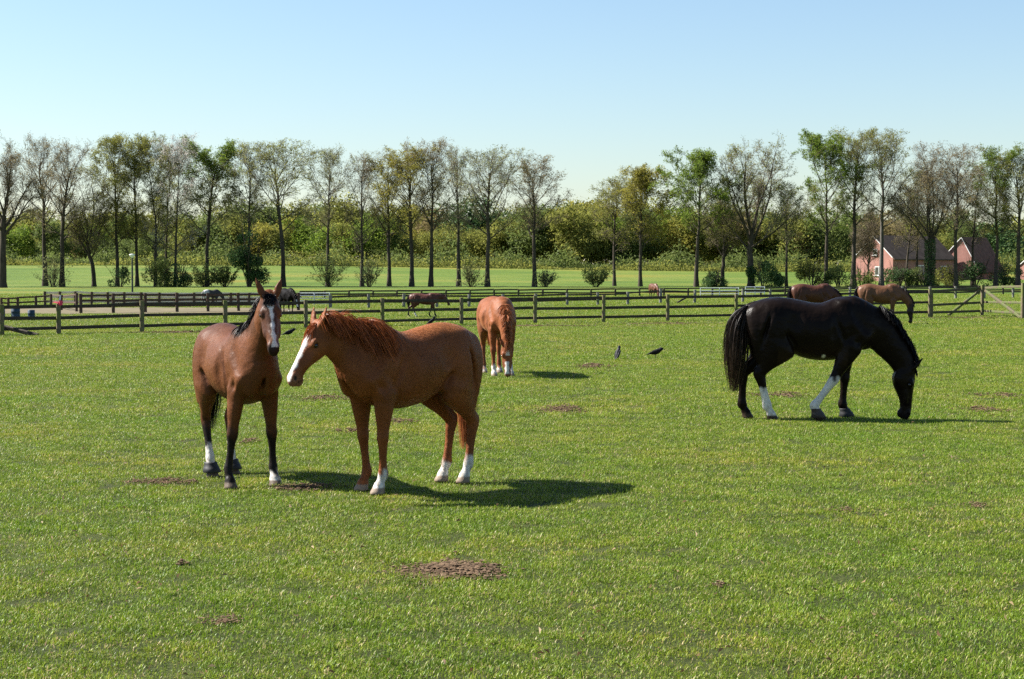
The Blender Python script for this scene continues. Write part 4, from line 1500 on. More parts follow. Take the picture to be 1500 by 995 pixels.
    B.tube([(-0.70, 0, 1.47, 0.05, 0.05), (-0.79, 0.15 * ts, 1.45, 0.036, 0.036), (-0.845, 0.3 * ts, 1.38, 0.028, 0.028), (-0.86, 0.4 * ts, 1.29, 0.018, 0.018)], k=0.025, n=3)
    V, F = B.surface()

    # ---- coat colours, by place on the body
    c0 = np.array(sp['coat'])
    n1 = np.sin(V[:, 0] * 9 + 2 * np.sin(V[:, 2] * 7)) * np.sin(V[:, 2] * 8 + V[:, 1] * 5)
    Cc = np.tile(c0, (len(V), 1)) * (1 + 0.10 * n1[:, None])
    rel = (V - O) / hs
    hu, hv, hw_ = rel @ u, rel @ v, rel @ w
    on_head = (hu > -0.22) & (hu < 0.68) & (hv > -0.16) & (hv < 0.28) & (np.abs(hw_) < 0.17) & (V[:, 0] > 0.80)
    edge = 0.012 * np.sin(V[:, 0] * 70) + 0.012 * np.sin(V[:, 2] * 55 + V[:, 1] * 60)
    if 'points' in sp:                                 # black or dark lower legs
        pc, z0, z1 = sp['points']
        f = 1 - sstep(z0, z1, V[:, 2] + edge * 2)
        f *= ~on_head
        Cc = mix3(Cc, pc, f)
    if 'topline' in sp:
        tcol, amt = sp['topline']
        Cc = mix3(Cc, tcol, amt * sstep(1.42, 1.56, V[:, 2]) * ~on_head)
    if 'belly_col' in sp:
        bc, amt = sp['belly_col']
        f = amt * (1 - sstep(0.80, 1.02, V[:, 2])) * sstep(0.62, 0.78, V[:, 2]) * (np.abs(V[:, 0]) < 0.45) * ~on_head
        Cc = mix3(Cc, bc, f)
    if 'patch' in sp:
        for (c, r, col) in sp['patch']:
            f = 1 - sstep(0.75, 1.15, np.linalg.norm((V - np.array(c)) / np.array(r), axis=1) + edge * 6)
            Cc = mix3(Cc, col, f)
    low = (V[:, 2] < 0.85) & ~on_head
    keys = list(hoof)
    ds = []
    for kk in keys:
        E, K, Fk, Cn, H = joints[kk]
        best = np.full(len(V), 9.0)
        for a, b in ((E, K), (K, Fk), (Fk, H)):
            t = np.clip(((V - a) @ (b - a)) / ((b - a) @ (b - a)), 0, 1)
            best = np.minimum(best, np.linalg.norm(V - (a + t[:, None] * (b - a)), axis=1))
        ds.append(best)
    near = np.argmin(ds, 0)
    for kk, (col, top) in sp.get('socks', {}).items():
        f = (1 - sstep(top - 0.035, top + 0.035, V[:, 2] + edge * 1.5)) * low * (near == keys.index(kk)) * (np.min(ds, 0) < 0.14)
        dirt = np.clip(0.5 + 0.6 * np.sin(V[:, 0] * 90 + V[:, 2] * 40) * np.sin(V[:, 1] * 80 + V[:, 2] * 63) - 2.2 * V[:, 2], 0, 1)[:, None]
        Cc = mix3(Cc, np.array(col) * (1 - dirt * np.array((0.35, 0.42, 0.5))), f)
    hc = sp.get('hoof_col', (0.10, 0.075, 0.055))
    f = (1 - sstep(0.055, 0.072, V[:, 2])) * low * (np.min(ds, 0) < 0.12)
    Cc = mix3(Cc, hc, f)
    # head: muzzle, blaze, ear hollows, nostrils
    mz = sp.get('muzzle', (0.03, 0.022, 0.02))
    if mz is not None:
        Cc = mix3(Cc, mz, on_head * sstep(0.47, 0.57, hu) * sp.get('muzzle_amt', 0.8))
    for (a, b, wa, wb, off) in sp.get('blaze', ()):    # from, to, half widths, sideways offset
        t = np.clip((hu - a) / (b - a), 0, 1)
        half = wa + (wb - wa) * t + 0.006 * np.sin(hu * 60)
        f = (1 - sstep(half - 0.008, half + 0.008, np.abs(hw_ - off))) * (hu > a) * (hu < b) * (hv < 0.055) * on_head
        Cc = mix3(Cc, sp.get('white', (0.60, 0.57, 0.53)), f)
    f = on_head * (np.sqrt(((hu - 0.552) / 0.026) ** 2 + ((hv - 0.036) / 0.017) ** 2) < 1) * (np.abs(hw_) > 0.035)
    Cc = mix3(Cc, (0.008, 0.006, 0.006), f)
    f = on_head * (np.sqrt(((hu - 0.20) / 0.034) ** 2 + ((hv - 0.052) / 0.022) ** 2) < 1) * (np.abs(hw_) > 0.06)
    Cc = mix3(Cc, c0 * 0.15, f * 0.85)
    lip = on_head * (hu > 0.50) * (np.abs(hv - 0.100 - 0.02 * np.sin(hu * 40)) < 0.006) * (np.abs(hw_) > 0.015)
    Cc = mix3(Cc, (0.01, 0.008, 0.008), lip * 0.8)
    Cc = np.clip(Cc, 0.0, 1.0)

    root = obj(sp['name'], mesh_np(sp['name'], V, F, True, sp['mat'], Cc))
    x, y = sp['pos']
    s = sp.get('scale', 1.0)
    root.location = (x, y, float(terrain(x, y)) + sp.get('dz', 0.0))
    root.rotation_euler = (0, 0, R(sp['heading']))
    root.scale = (s * sp.get('long', 1.0), s * sp.get('wide', 1.0), s * sp.get('tall', 1.0))
    tag(root, sp['label'], 'horse', sp.get('group'))
    detail = sp.get('detail', 1.0)

    # ---- eyes
    if detail > 0.4:
        uu, vv = np.mgrid[0:9, 0:13]
        th, ph = uu * math.pi / 8, vv * 2 * math.pi / 12
        sv = np.stack([np.sin(th) * np.cos(ph), np.sin(th) * np.sin(ph), np.cos(th)], -1).reshape(-1, 3) * 0.021 * hs
        q = np.array([(i * 13 + j, (i + 1) * 13 + j, (i + 1) * 13 + j + 1, i * 13 + j + 1) for i in range(8) for j in range(12)])
        for sd in (-1, 1):
            obj('eye', mesh_np('eye', sv + hd(0.20, 0.050, sd * 0.086), q, True, EYE_MAT), root)

    # ---- mane: strands start on the crest and fall over the neck
    if 'mane' in sp:
        mn = sp['mane']
        n = int(mn.get('n', 420) * detail * 1.8)
        S = spline(nst, 8)
        T = np.gradient(S[:, :3], axis=0)
        T /= np.linalg.norm(T, axis=1, keepdims=True)
        lt = np.linspace(0, 1, len(S))[:, None]
        Wd = w * lt + np.array((0, 1.0, 0)) * (1 - lt)
        Wd -= T * (Wd * T).sum(1, keepdims=True)
        Wd /= np.linalg.norm(Wd, axis=1, keepdims=True)
        Up = np.cross(T, Wd)
        if Up[0, 2] < 0:
            Up[0] = -Up[0]
        for q_ in range(1, len(Up)):
            if Up[q_].dot(Up[q_ - 1]) < 0:
                Up[q_] = -Up[q_]
        crest = S[:, :3] + Up * (S[:, 4:5] + 0.004)
        t = rng.uniform(mn.get('from', 0.22), mn.get('to', 0.9), n) * (len(S) - 1)
        i0 = np.clip(t.astype(int), 0, len(S) - 2)
        fr = (t - i0)[:, None]
        P = crest[i0] * (1 - fr) + crest[i0 + 1] * fr
        upv, sd_ = Up[i0], Wd[i0]
        side = mn.get('side', 1)
        lock = np.argsort(np.argsort(t)) // 11
        nl = lock.max() + 1
        P = P + sd_ * rng.normal(0, 0.012, (n, 1))
        # start on the surface
        for _ in range(6):
            d, g = B.sample(P)
            P = P - g * (d - 0.0)[:, None]
        sidev = np.where(rng.random(n) < mn.get('mix', 0.08), -side, side)[:, None] * np.ones(1)
        step = mn.get('len', 0.24) * rng.uniform(0.55, 1.2, (n, 1)) * (1.05 - 0.6 * t / (len(S) - 1))[:, None] / 9
        D_ = upv * mn.get('lift', 0.7) + sd_ * sidev * 0.7 + rng.normal(0, 0.26, (nl, 3))[lock] + rng.normal(0, 0.08, (n, 3))
        D_ /= np.linalg.norm(D_, axis=1, keepdims=True)
        path = [P]
        grav = np.array((0, 0, -1.0)) + np.array(mn.get('wind', (0, 0, 0)))
        for kstep in range(9):
            D_ = D_ + grav * 0.40 + sd_ * sidev * 0.10 + rng.normal(0, 0.055, (nl, 3))[lock] + rng.normal(0, 0.02, (n, 3))
            D_ /= np.linalg.norm(D_, axis=1, keepdims=True)
            P = P + D_ * step
            d, g = B.sample(P)
            push = np.clip(0.010 - d, 0, 0.05)[:, None]
            P = P + g * push
            path.append(P)
        paths = np.stack(path, 1)
        Vh, Fh, sid = ribbons(paths, rng.uniform(0.004, 0.009, n) * mn.get('w', 1.0) / max(detail, 0.35) ** 0.6, 0.25)
        hc0 = np.array(mn['col'])
        tone = (rng.uniform(0.6, 1.4, nl)[lock] * rng.uniform(0.8, 1.2, n))[sid][:, None]
        obj('mane', mesh_np('mane', Vh, Fh, True, sp['hair'], np.clip(hc0 * tone, 0, 1)), root)
        # forelock
        if mn.get('forelock', 0):
            n = int(mn['forelock'] * detail)
            P = np.array([hd(0.02, -0.012, 0)]) + w * rng.normal(0, 0.022, (n, 1)) * hs + u * rng.uniform(-0.02, 0.03, (n, 1))
            for _ in range(5):
                d, g = B.sample(P)
                P = P - g * d[:, None]
            D_ = -v * 0.7 + u * 0.6 + w * rng.normal(0, 0.35, (n, 1)) + rng.normal(0, 0.1, (n, 3))
            D_ /= np.linalg.norm(D_, axis=1, keepdims=True)
            step = mn.get('flen', 0.15) * rng.uniform(0.5, 1.15, (n, 1)) / 7
            path = [P]
            for kstep in range(7):
                D_ = D_ + np.array((0, 0, -0.45)) + rng.normal(0, 0.07, (n, 3))
                D_ /= np.linalg.norm(D_, axis=1, keepdims=True)
                P = P + D_ * step
                d, g = B.sample(P)
                P = P + g * np.clip(0.008 - d, 0, 0.05)[:, None]
                path.append(P)
            Vh, Fh, sid = ribbons(np.stack(path, 1), rng.uniform(0.005, 0.011, n), 0.25)
            tone = rng.uniform(0.6, 1.35, n)[sid][:, None]
            obj('forelock', mesh_np('forelock', Vh, Fh, True, sp['hair'], np.clip(hc0 * tone, 0, 1)), root)
    # ---- tail
    if 'tail' in sp:
        tl = sp['tail']
        n = int(tl.get('n', 380) * detail * 1.7)
        zl = tl.get('low', 0.55)
        bx = tl.get('back', -0.90)
        cen = spline([(-0.79, 0.3 * ts, 1.46), (-0.875, 0.7 * ts, 1.34), (bx, ts, 1.12), (bx + tl.get('curl', 0.0) * 0.5, ts * 1.1, (1.12 + zl) / 2), (bx + tl.get('curl', 0.0), ts * 1.2, zl)], 5)
        m = len(cen)
        q = np.linspace(0, 1, m)
        wid = tl.get('w', 0.075) * (0.32 + 1.0 * np.sin(np.clip(q * 1.25, 0, 1) * math.pi * 0.62)) * (1 - 0.45 * sstep(0.75, 1, q))
        off = np.clip(rng.normal(0, 0.55, (n, 1, 3)), -1.2, 1.2) * np.array((0.8, 1.0, 0.2))
        ph = rng.uniform(0, 6.28, (n, 1))
        wob = 0.2 * np.stack([np.sin(q[None] * 6 + ph), np.cos(q[None] * 5 + ph), 0 * (q[None] + ph)], -1)
        start = np.clip(rng.uniform(-0.4, 0.45, n), 0, 0.45)
        endq = rng.uniform(0.72, 1.04, n)
        par = start[:, None] + (endq - start)[:, None] * np.linspace(0, 1, 14)[None]
        def lerp(A, pr):
            f = np.clip(pr, 0, 1) * (m - 1)
            i = np.clip(f.astype(int), 0, m - 2)
            return A[i] * (1 - (f - i))[..., None] + A[i + 1] * (f - i)[..., None]
        ctr = lerp(cen, par)
        wd = lerp(wid[:, None], par)
        wb = np.stack([np.sin(par * 4 + ph), np.cos(par * 3.5 + ph), 0 * par], -1) * 0.13
        paths = ctr + (off + wb) * wd
        Vh, Fh, sid = ribbons(paths, rng.uniform(0.005, 0.010, n) / max(detail, 0.35) ** 0.7, 0.2)
        hc0 = np.array(tl['col'])
        tip = np.array(tl.get('tip', tl['col']))
        tq = np.repeat(par.reshape(-1), 2)[:, None]
        tone = rng.uniform(0.6, 1.35, n)[sid][:, None]
        obj('tail', mesh_np('tail', Vh, Fh, True, sp['hair'], np.clip((hc0 * (1 - tq) + tip * tq) * tone, 0, 1)), root)
    # ---- shaggy coat
    if sp.get('fur', 0):
        n = sp['fur']
        A = V[F[:, 0]]
        nr = np.cross(V[F[:, 2]] - A, V[F[:, 3]] - V[F[:, 1]])
        ar = np.linalg.norm(nr, axis=1)
        nr = nr / (ar[:, None] + 1e-12)
        ok = (A[:, 2] > 0.10)
        pr = ar * ok * np.where(on_head[F[:, 0]], 0.6, 1.0)
        fi = rng.choice(len(F), n, p=pr / pr.sum())
        wts = rng.dirichlet((1, 1, 1, 1), n)
        P = (V[F[fi]] * wts[..., None]).sum(1)
        nn = nr[fi]
        flow = np.array((-0.55, 0, -0.85)) + rng.normal(0, 0.25, (n, 3))
        hm = on_head[F[fi, 0]]
        flow[hm] = u * 0.8 + rng.normal(0, 0.2, (hm.sum(), 3))
        flow -= nn * (flow * nn).sum(1, keepdims=True)
        flow /= np.linalg.norm(flow, axis=1, keepdims=True) + 1e-6
        ln = sp.get('fur_len', 0.022) * rng.uniform(0.5, 1.2, (n, 1)) * np.where(hm, 0.4, 1.0)[:, None]
        tip = P + (flow * 0.98 + nn * 0.14) * ln
        sd = np.cross(flow, nn) * 0.0022
        Vf = np.stack([P - sd, P + sd, tip], 1).reshape(-1, 3)
        Cf = np.repeat(Cc[F[fi, 0]] * sp.get('fur_tone', 1.0) * rng.uniform(0.85, 1.15, (n, 1)), 3, 0)
        fm = mesh_np('fur', Vf, np.arange(n * 3).reshape(-1, 3), True, sp['hair'], np.clip(Cf, 0, 1))
        fm.normals_split_custom_set_from_vertices(np.repeat(nn, 3, 0).astype(np.float32))
        obj('fur', fm, root)
    # ---- boots
    for kk, bm in sp.get('boots', {}).items():
        E, K, Fk, Cn, H = joints[kk]
        z0, z1, r0, r1, mat = bm
        rings = []
        prof_ = [(z0, r0), (z0 + 0.004, r0 + 0.006), ((z0 + z1) / 2, (r0 + r1) / 2 + 0.004), (z1 - 0.012, r1 + 0.002), (z1, r1 + 0.006), (z1 + 0.006, r1 - 0.004)]
        for z, r in prof_:
            a, b = (Cn, H) if z < Cn[2] else (Fk, Cn)
            t = (z - b[2]) / (a[2] - b[2])
            c = b + (a - b) * t
            rings.append([(c[0] + r * 1.08 * math.cos(p), c[1] + r * math.sin(p), z) for p in np.linspace(0, 2 * math.pi, 20, endpoint=False)])
        Vb = np.array(rings).reshape(-1, 3)
        nr_ = len(prof_)
        q = np.array([(i * 20 + j, i * 20 + (j + 1) % 20, (i + 1) * 20 + (j + 1) % 20, (i + 1) * 20 + j) for i in range(nr_ - 1) for j in range(20)])
        ob = obj('hoof_boot', mesh_np('hoof_boot', Vb, q, True, mat), root)
    return root


def fit(front, hind, fx, hxl):
    """place a horse so that its hoof line runs from hind to front (world x, y)"""
    f, h = np.array(front), np.array(hind)
    d = f - h
    ang = math.atan2(d[1], d[0])
    o = h + (d / np.linalg.norm(d)) * (-hxl)
    return tuple(o), math.degrees(ang)


WHITE = (0.58, 0.55, 0.51)
coat_red = coat_mat('coat_chestnut', rough=0.55, spec=0.15, sheen=0.12, dapple=0.16, bump=0.35, sheen_col=(1, 0.6, 0.35))
coat_gloss = coat_mat('coat_glossy', rough=0.42, spec=0.09, dapple=0.12, bump=0.22)
coat_black = coat_mat('coat_black', rough=0.32, spec=0.07, dapple=0.12, bump=0.2)
coat_dull = coat_mat('coat_dull', rough=0.6, spec=0.03, dapple=0.12, bump=0.1)
coat_far = coat_mat('coat_plain', rough=0.45, spec=0.2, dapple=0.12, bump=0.1)
hair_m = hair_mat('horse_hair', 0.45, 0.18, 0.22)
boot_m = simple_mat('boot_rubber', (0.012, 0.012, 0.013), (0.025, 0.025, 0.027), 20, rough=0.6, bump=0.1)
boot_br = simple_mat('boot_leather', (0.03, 0.022, 0.018), (0.06, 0.045, 0.035), 25, rough=0.5, bump=0.15)

# bay standing at the left, looking into the camera
horse(dict(name='bay_horse', label='bay horse with white blaze facing the camera, black hoof boots behind', mat=coat_gloss, hair=hair_m,
           pos=(-2.745, 16.99), heading=297.0, scale=1.0, vox=0.0135,
           coat=(0.118, 0.043, 0.017), topline=((0.065, 0.028, 0.015), 0.6), points=((0.012, 0.009, 0.008), 0.42, 0.72),
           poll=(1.10, -0.03, 1.885), face=(0.50, -0.10, -0.86), head_yaw=-14,
           neck=[(0.52, 0, 1.27, 0.165, 0.33), (0.70, -0.005, 1.40, 0.135, 0.245), (0.87, -0.015, 1.57, 0.105, 0.185), (1.0, -0.025, 1.72, 0.09, 0.15)],
           hooves=dict(LF=(0.54, 0.21), RF=(0.53, -0.24), LH=(-0.60, 0.15), RH=(-0.42, -0.13)),
           socks=dict(LF=(WHITE, 0.13), RH=(WHITE, 0.33), LH=(WHITE, 0.36)), ear=(0.55, 0.42),
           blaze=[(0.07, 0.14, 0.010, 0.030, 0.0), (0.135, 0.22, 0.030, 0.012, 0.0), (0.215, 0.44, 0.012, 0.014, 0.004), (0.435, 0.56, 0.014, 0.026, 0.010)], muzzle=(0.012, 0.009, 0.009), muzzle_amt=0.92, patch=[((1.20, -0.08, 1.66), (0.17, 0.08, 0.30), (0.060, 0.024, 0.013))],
           mane=dict(col=(0.010, 0.008, 0.008), n=620, side=-1, len=0.26, to=0.97, mix=0.0, forelock=260, flen=0.12),
           tail=dict(col=(0.010, 0.008, 0.008), low=0.45, w=0.08),
           fur=70000, fur_len=0.011,
           boots=dict(RH=(0.055, 0.15, 0.088, 0.062, boot_m), LH=(0.055, 0.15, 0.088, 0.062, boot_m))))

# chestnut in the middle, three-quarter view to the left
_p, _h = fit((-1.28, 15.93), (-0.526, 16.75), 0.53, -0.58)
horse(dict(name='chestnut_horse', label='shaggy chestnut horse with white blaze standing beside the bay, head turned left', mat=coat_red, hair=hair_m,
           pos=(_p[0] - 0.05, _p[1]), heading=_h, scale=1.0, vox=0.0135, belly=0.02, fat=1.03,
           coat=(0.178, 0.054, 0.0150), topline=((0.31, 0.108, 0.030), 0.65),  # lighter orange topline: sunlight on the back painted into the coat
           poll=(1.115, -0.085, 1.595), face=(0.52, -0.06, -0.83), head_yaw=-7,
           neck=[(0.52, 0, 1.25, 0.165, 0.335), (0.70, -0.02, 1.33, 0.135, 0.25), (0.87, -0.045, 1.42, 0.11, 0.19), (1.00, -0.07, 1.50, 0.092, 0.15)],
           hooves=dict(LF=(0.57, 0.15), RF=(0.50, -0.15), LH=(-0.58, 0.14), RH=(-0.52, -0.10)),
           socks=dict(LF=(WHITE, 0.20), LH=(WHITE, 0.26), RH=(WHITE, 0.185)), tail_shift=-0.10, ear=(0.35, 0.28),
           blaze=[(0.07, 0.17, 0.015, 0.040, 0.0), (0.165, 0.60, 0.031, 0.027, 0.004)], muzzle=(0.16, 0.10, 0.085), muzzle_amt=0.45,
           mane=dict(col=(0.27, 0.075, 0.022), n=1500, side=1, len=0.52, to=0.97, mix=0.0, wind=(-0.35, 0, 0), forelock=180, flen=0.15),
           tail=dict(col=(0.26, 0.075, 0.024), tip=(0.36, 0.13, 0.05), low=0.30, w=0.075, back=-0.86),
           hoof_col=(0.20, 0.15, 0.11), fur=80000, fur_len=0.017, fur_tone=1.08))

# second chestnut, grazing head on farther back
horse(dict(name='chestnut_horse', label='chestnut horse grazing head on to the camera near the post and rail fence', mat=coat_red, hair=hair_m,
           pos=(-0.30, 34.25), heading=281.0, scale=1.0, wide=1.12, vox=0.017, detail=0.7, fat=1.05,
           coat=(0.175, 0.054, 0.018),
           poll=(1.10, 0.0, 0.64), face=(0.16, 0.0, -1.0), head_yaw=0,
           neck=[(0.50, 0, 1.24, 0.165, 0.33), (0.74, 0, 1.16, 0.135, 0.25), (0.92, 0, 1.00, 0.11, 0.19), (1.02, 0, 0.82, 0.095, 0.16)],
           hooves=dict(LF=(0.50, 0.17), RF=(0.60, -0.15), LH=(-0.62, 0.15), RH=(-0.45, -0.16)),
           socks=dict(LF=(WHITE, 0.24), RF=(WHITE, 0.24), RH=(WHITE, 0.12), LH=(WHITE, 0.12)), ear=(0.1, 0.5),
           blaze=[(0.10, 0.2, 0.02, 0.045, 0.0), (0.32, 0.56, 0.03, 0.035, -0.015)], muzzle=(0.2, 0.1, 0.08), muzzle_amt=0.5,
           mane=dict(col=(0.33, 0.11, 0.04), n=500, side=-1, len=0.22, mix=0.35, forelock=60),
           tail=dict(col=(0.28, 0.09, 0.03), low=0.55, w=0.07), hoof_col=(0.2, 0.15, 0.11)))

# black horse grazing in profile
horse(dict(name='black_horse', label='large black horse grazing in profile, white stocking on one foreleg', mat=coat_black, hair=hair_m,
           pos=(4.17, 23.95), heading=0.0, scale=1.07, vox=0.0145, belly=0.035, fat=1.02, long=1.02,
           coat=(0.0075, 0.0046, 0.0033), tall=1.02, belly_col=((0.045, 0.026, 0.014), 0.25),
           poll=(1.345, 0.0, 0.665), face=(-0.06, 0.0, -1.0), head_yaw=0, head=1.10, bone=1.28,
           neck=[(0.52, 0, 1.24, 0.17, 0.345), (0.82, 0, 1.16, 0.14, 0.275), (1.00, 0, 1.01, 0.115, 0.215), (1.165, 0, 0.81, 0.10, 0.175)],
           hooves=dict(LF=(0.53, 0.15), RF=(0.11, -0.17), LH=(-0.77, 0.15), RH=(-0.49, -0.15)), knee=dict(RF=0.03),
           socks=dict(RF=(WHITE, 0.53), RH=(WHITE, 0.40)), ear=(0.7, 0.40),
           muzzle=(0.014, 0.010, 0.009), patch=[((0.16, -0.20, 0.80), (0.035, 0.06, 0.04), WHITE)],
           mane=dict(col=(0.007, 0.006, 0.006), n=1300, side=-1, len=0.25, lift=1.5, mix=0.45, to=0.9, forelock=50, flen=0.08),
           tail=dict(col=(0.008, 0.006, 0.006), tip=(0.03, 0.018, 0.010), low=0.36, w=0.115, n=750, back=-0.93, curl=-0.03),
           boots=dict(RF=(0.03, 0.145, 0.086, 0.058, boot_br), LF=(0.02, 0.12, 0.092, 0.062, boot_m)),
           hoof_col=(0.05, 0.035, 0.025)))

GR = [(0.52, 0, 1.24, 0.165, 0.33), (0.80, 0, 1.15, 0.135, 0.25), (1.00, 0, 1.00, 0.11, 0.19), (1.13, 0, 0.83, 0.095, 0.16)]
# bays grazing by the fence at the right
horse(dict(name='bay_horse', label='brown bay horse grazing by the fence, head down right of the black horse', mat=coat_far, hair=hair_m,
           pos=(14.35, 66.6), heading=-8.0, scale=1.0, vox=0.026, detail=0.4, coat=(0.11, 0.050, 0.024), patch=[((1.24, 0, 0.4), (0.22, 0.25, 0.5), (0.02, 0.013, 0.010))], points=((0.014, 0.01, 0.009), 0.40, 0.70),
           poll=(1.27, 0.0, 0.64), face=(-0.05, 0.0, -1.0), neck=GR, hooves=dict(LF=(0.58, 0.14), RF=(0.42, -0.14), LH=(-0.7, 0.14), RH=(-0.5, -0.14)),
           mane=dict(col=(0.01, 0.008, 0.008), n=500, side=-1, len=0.2, mix=0.4), tail=dict(col=(0.01, 0.008, 0.008), low=0.5)))
horse(dict(name='bay_horse', label='dark bay horse grazing half hidden behind the black horse\'s back', mat=coat_far, hair=hair_m,
           pos=(11.75, 66.8), heading=4.0, scale=1.0, vox=0.026, detail=0.4, coat=(0.062, 0.023, 0.012), points=((0.012, 0.009, 0.008), 0.40, 0.75),
           poll=(1.25, 0.05, 0.66), face=(-0.05, 0.0, -1.0), neck=GR, hooves=dict(LF=(0.45, 0.14), RF=(0.60, -0.14), LH=(-0.55, 0.14), RH=(-0.7, -0.14)),
           mane=dict(col=(0.01, 0.008, 0.008), n=500, side=-1, len=0.2, mix=0.4), tail=dict(col=(0.01, 0.008, 0.008), low=0.5)))
# walking behind the near fence
horse(dict(name='brown_horse', label='brown horse walking with lowered head behind the near fence', mat=coat_far, hair=hair_m,
           pos=(-3.95, 76.6), heading=-3.0, scale=0.78, tall=0.88, vox=0.026, detail=0.4, coat=(0.075, 0.027, 0.017), points=((0.012, 0.009, 0.008), 0.40, 0.75),
           poll=(1.27, 0.0, 1.34), face=(0.42, 0.0, -0.90), neck=[(0.52, 0, 1.25, 0.165, 0.33), (0.76, 0, 1.32, 0.135, 0.245), (0.97, 0, 1.33, 0.11, 0.195), (1.12, 0, 1.31, 0.095, 0.165)],
           hooves=dict(LF=(0.35, 0.13), RF=(0.72, -0.13), LH=(-0.85, 0.13), RH=(-0.42, -0.13)), socks=dict(RH=(WHITE, 0.3)),
           mane=dict(col=(0.01, 0.008, 0.008), n=400, side=1, len=0.18), tail=dict(col=(0.01, 0.008, 0.008), low=0.6)))
# dark one behind the bay's head, grey one in the sand pen, small brown one far off
horse(dict(name='dark_horse', label='black and white pony grazing behind the bay\'s head', mat=coat_dull, hair=hair_m,
           pos=(-10.6, 80.5), heading=-58.0, scale=0.80, vox=0.028, detail=0.4, coat=(0.008, 0.007, 0.007),
           poll=(1.22, 0.0, 1.0), face=(0.45, 0.0, -0.9), neck=[(0.52, 0, 1.25, 0.165, 0.33), (0.76, 0, 1.25, 0.135, 0.24), (0.98, 0, 1.16, 0.11, 0.185), (1.10, 0, 1.06, 0.095, 0.155)],
           hooves=dict(LF=(0.45, 0.14), RF=(0.62, -0.14), LH=(-0.72, 0.14), RH=(-0.5, -0.14)), socks=dict(RF=(WHITE, 0.3)), blaze=[(0.1, 0.55, 0.03, 0.04, 0)],
           mane=dict(col=(0.008, 0.007, 0.007), n=400, side=-1, len=0.2), tail=dict(col=(0.008, 0.007, 0.007), low=0.5)))
horse(dict(name='grey_horse', label='pale grey pony grazing behind the dark rails of the sand pen', mat=coat_dull, hair=hair_m,
           pos=(-17.6, 100.0), heading=32.0, scale=0.62, vox=0.03, detail=0.35, coat=(0.05, 0.048, 0.048), patch=[((-0.7, 0, 1.2), (0.45, 0.5, 0.6), (0.45, 0.44, 0.42))],
           poll=(1.25, 0.0, 0.64), face=(-0.05, 0.0, -1.0), neck=GR, hooves=dict(LF=(0.58, 0.14), RF=(0.42, -0.14), LH=(-0.7, 0.14), RH=(-0.5, -0.14)),
           tail=dict(col=(0.4, 0.39, 0.38), low=0.5)))
horse(dict(name='brown_horse', label='tiny far off brown horse grazing between the farther fences', mat=coat_far, hair=hair_m,
           pos=(10.45, 126.0), heading=-70.0, scale=0.72, vox=0.032, detail=0.35, coat=(0.10, 0.04, 0.022), points=((0.012, 0.009, 0.008), 0.40, 0.75),
           poll=(1.25, 0.0, 0.64), face=(-0.05, 0.0, -1.0), neck=GR, hooves=dict(LF=(0.58, 0.14), RF=(0.42, -0.14), LH=(-0.7, 0.14), RH=(-0.5, -0.14)),
           tail=dict(col=(0.01, 0.008, 0.008), low=0.5)))

# ================================================================== small things
earth_m = simple_mat('turned_earth', (0.052, 0.034, 0.021), (0.175, 0.115, 0.070), 14, rough=0.95, bump=0.6, spec=0.1)


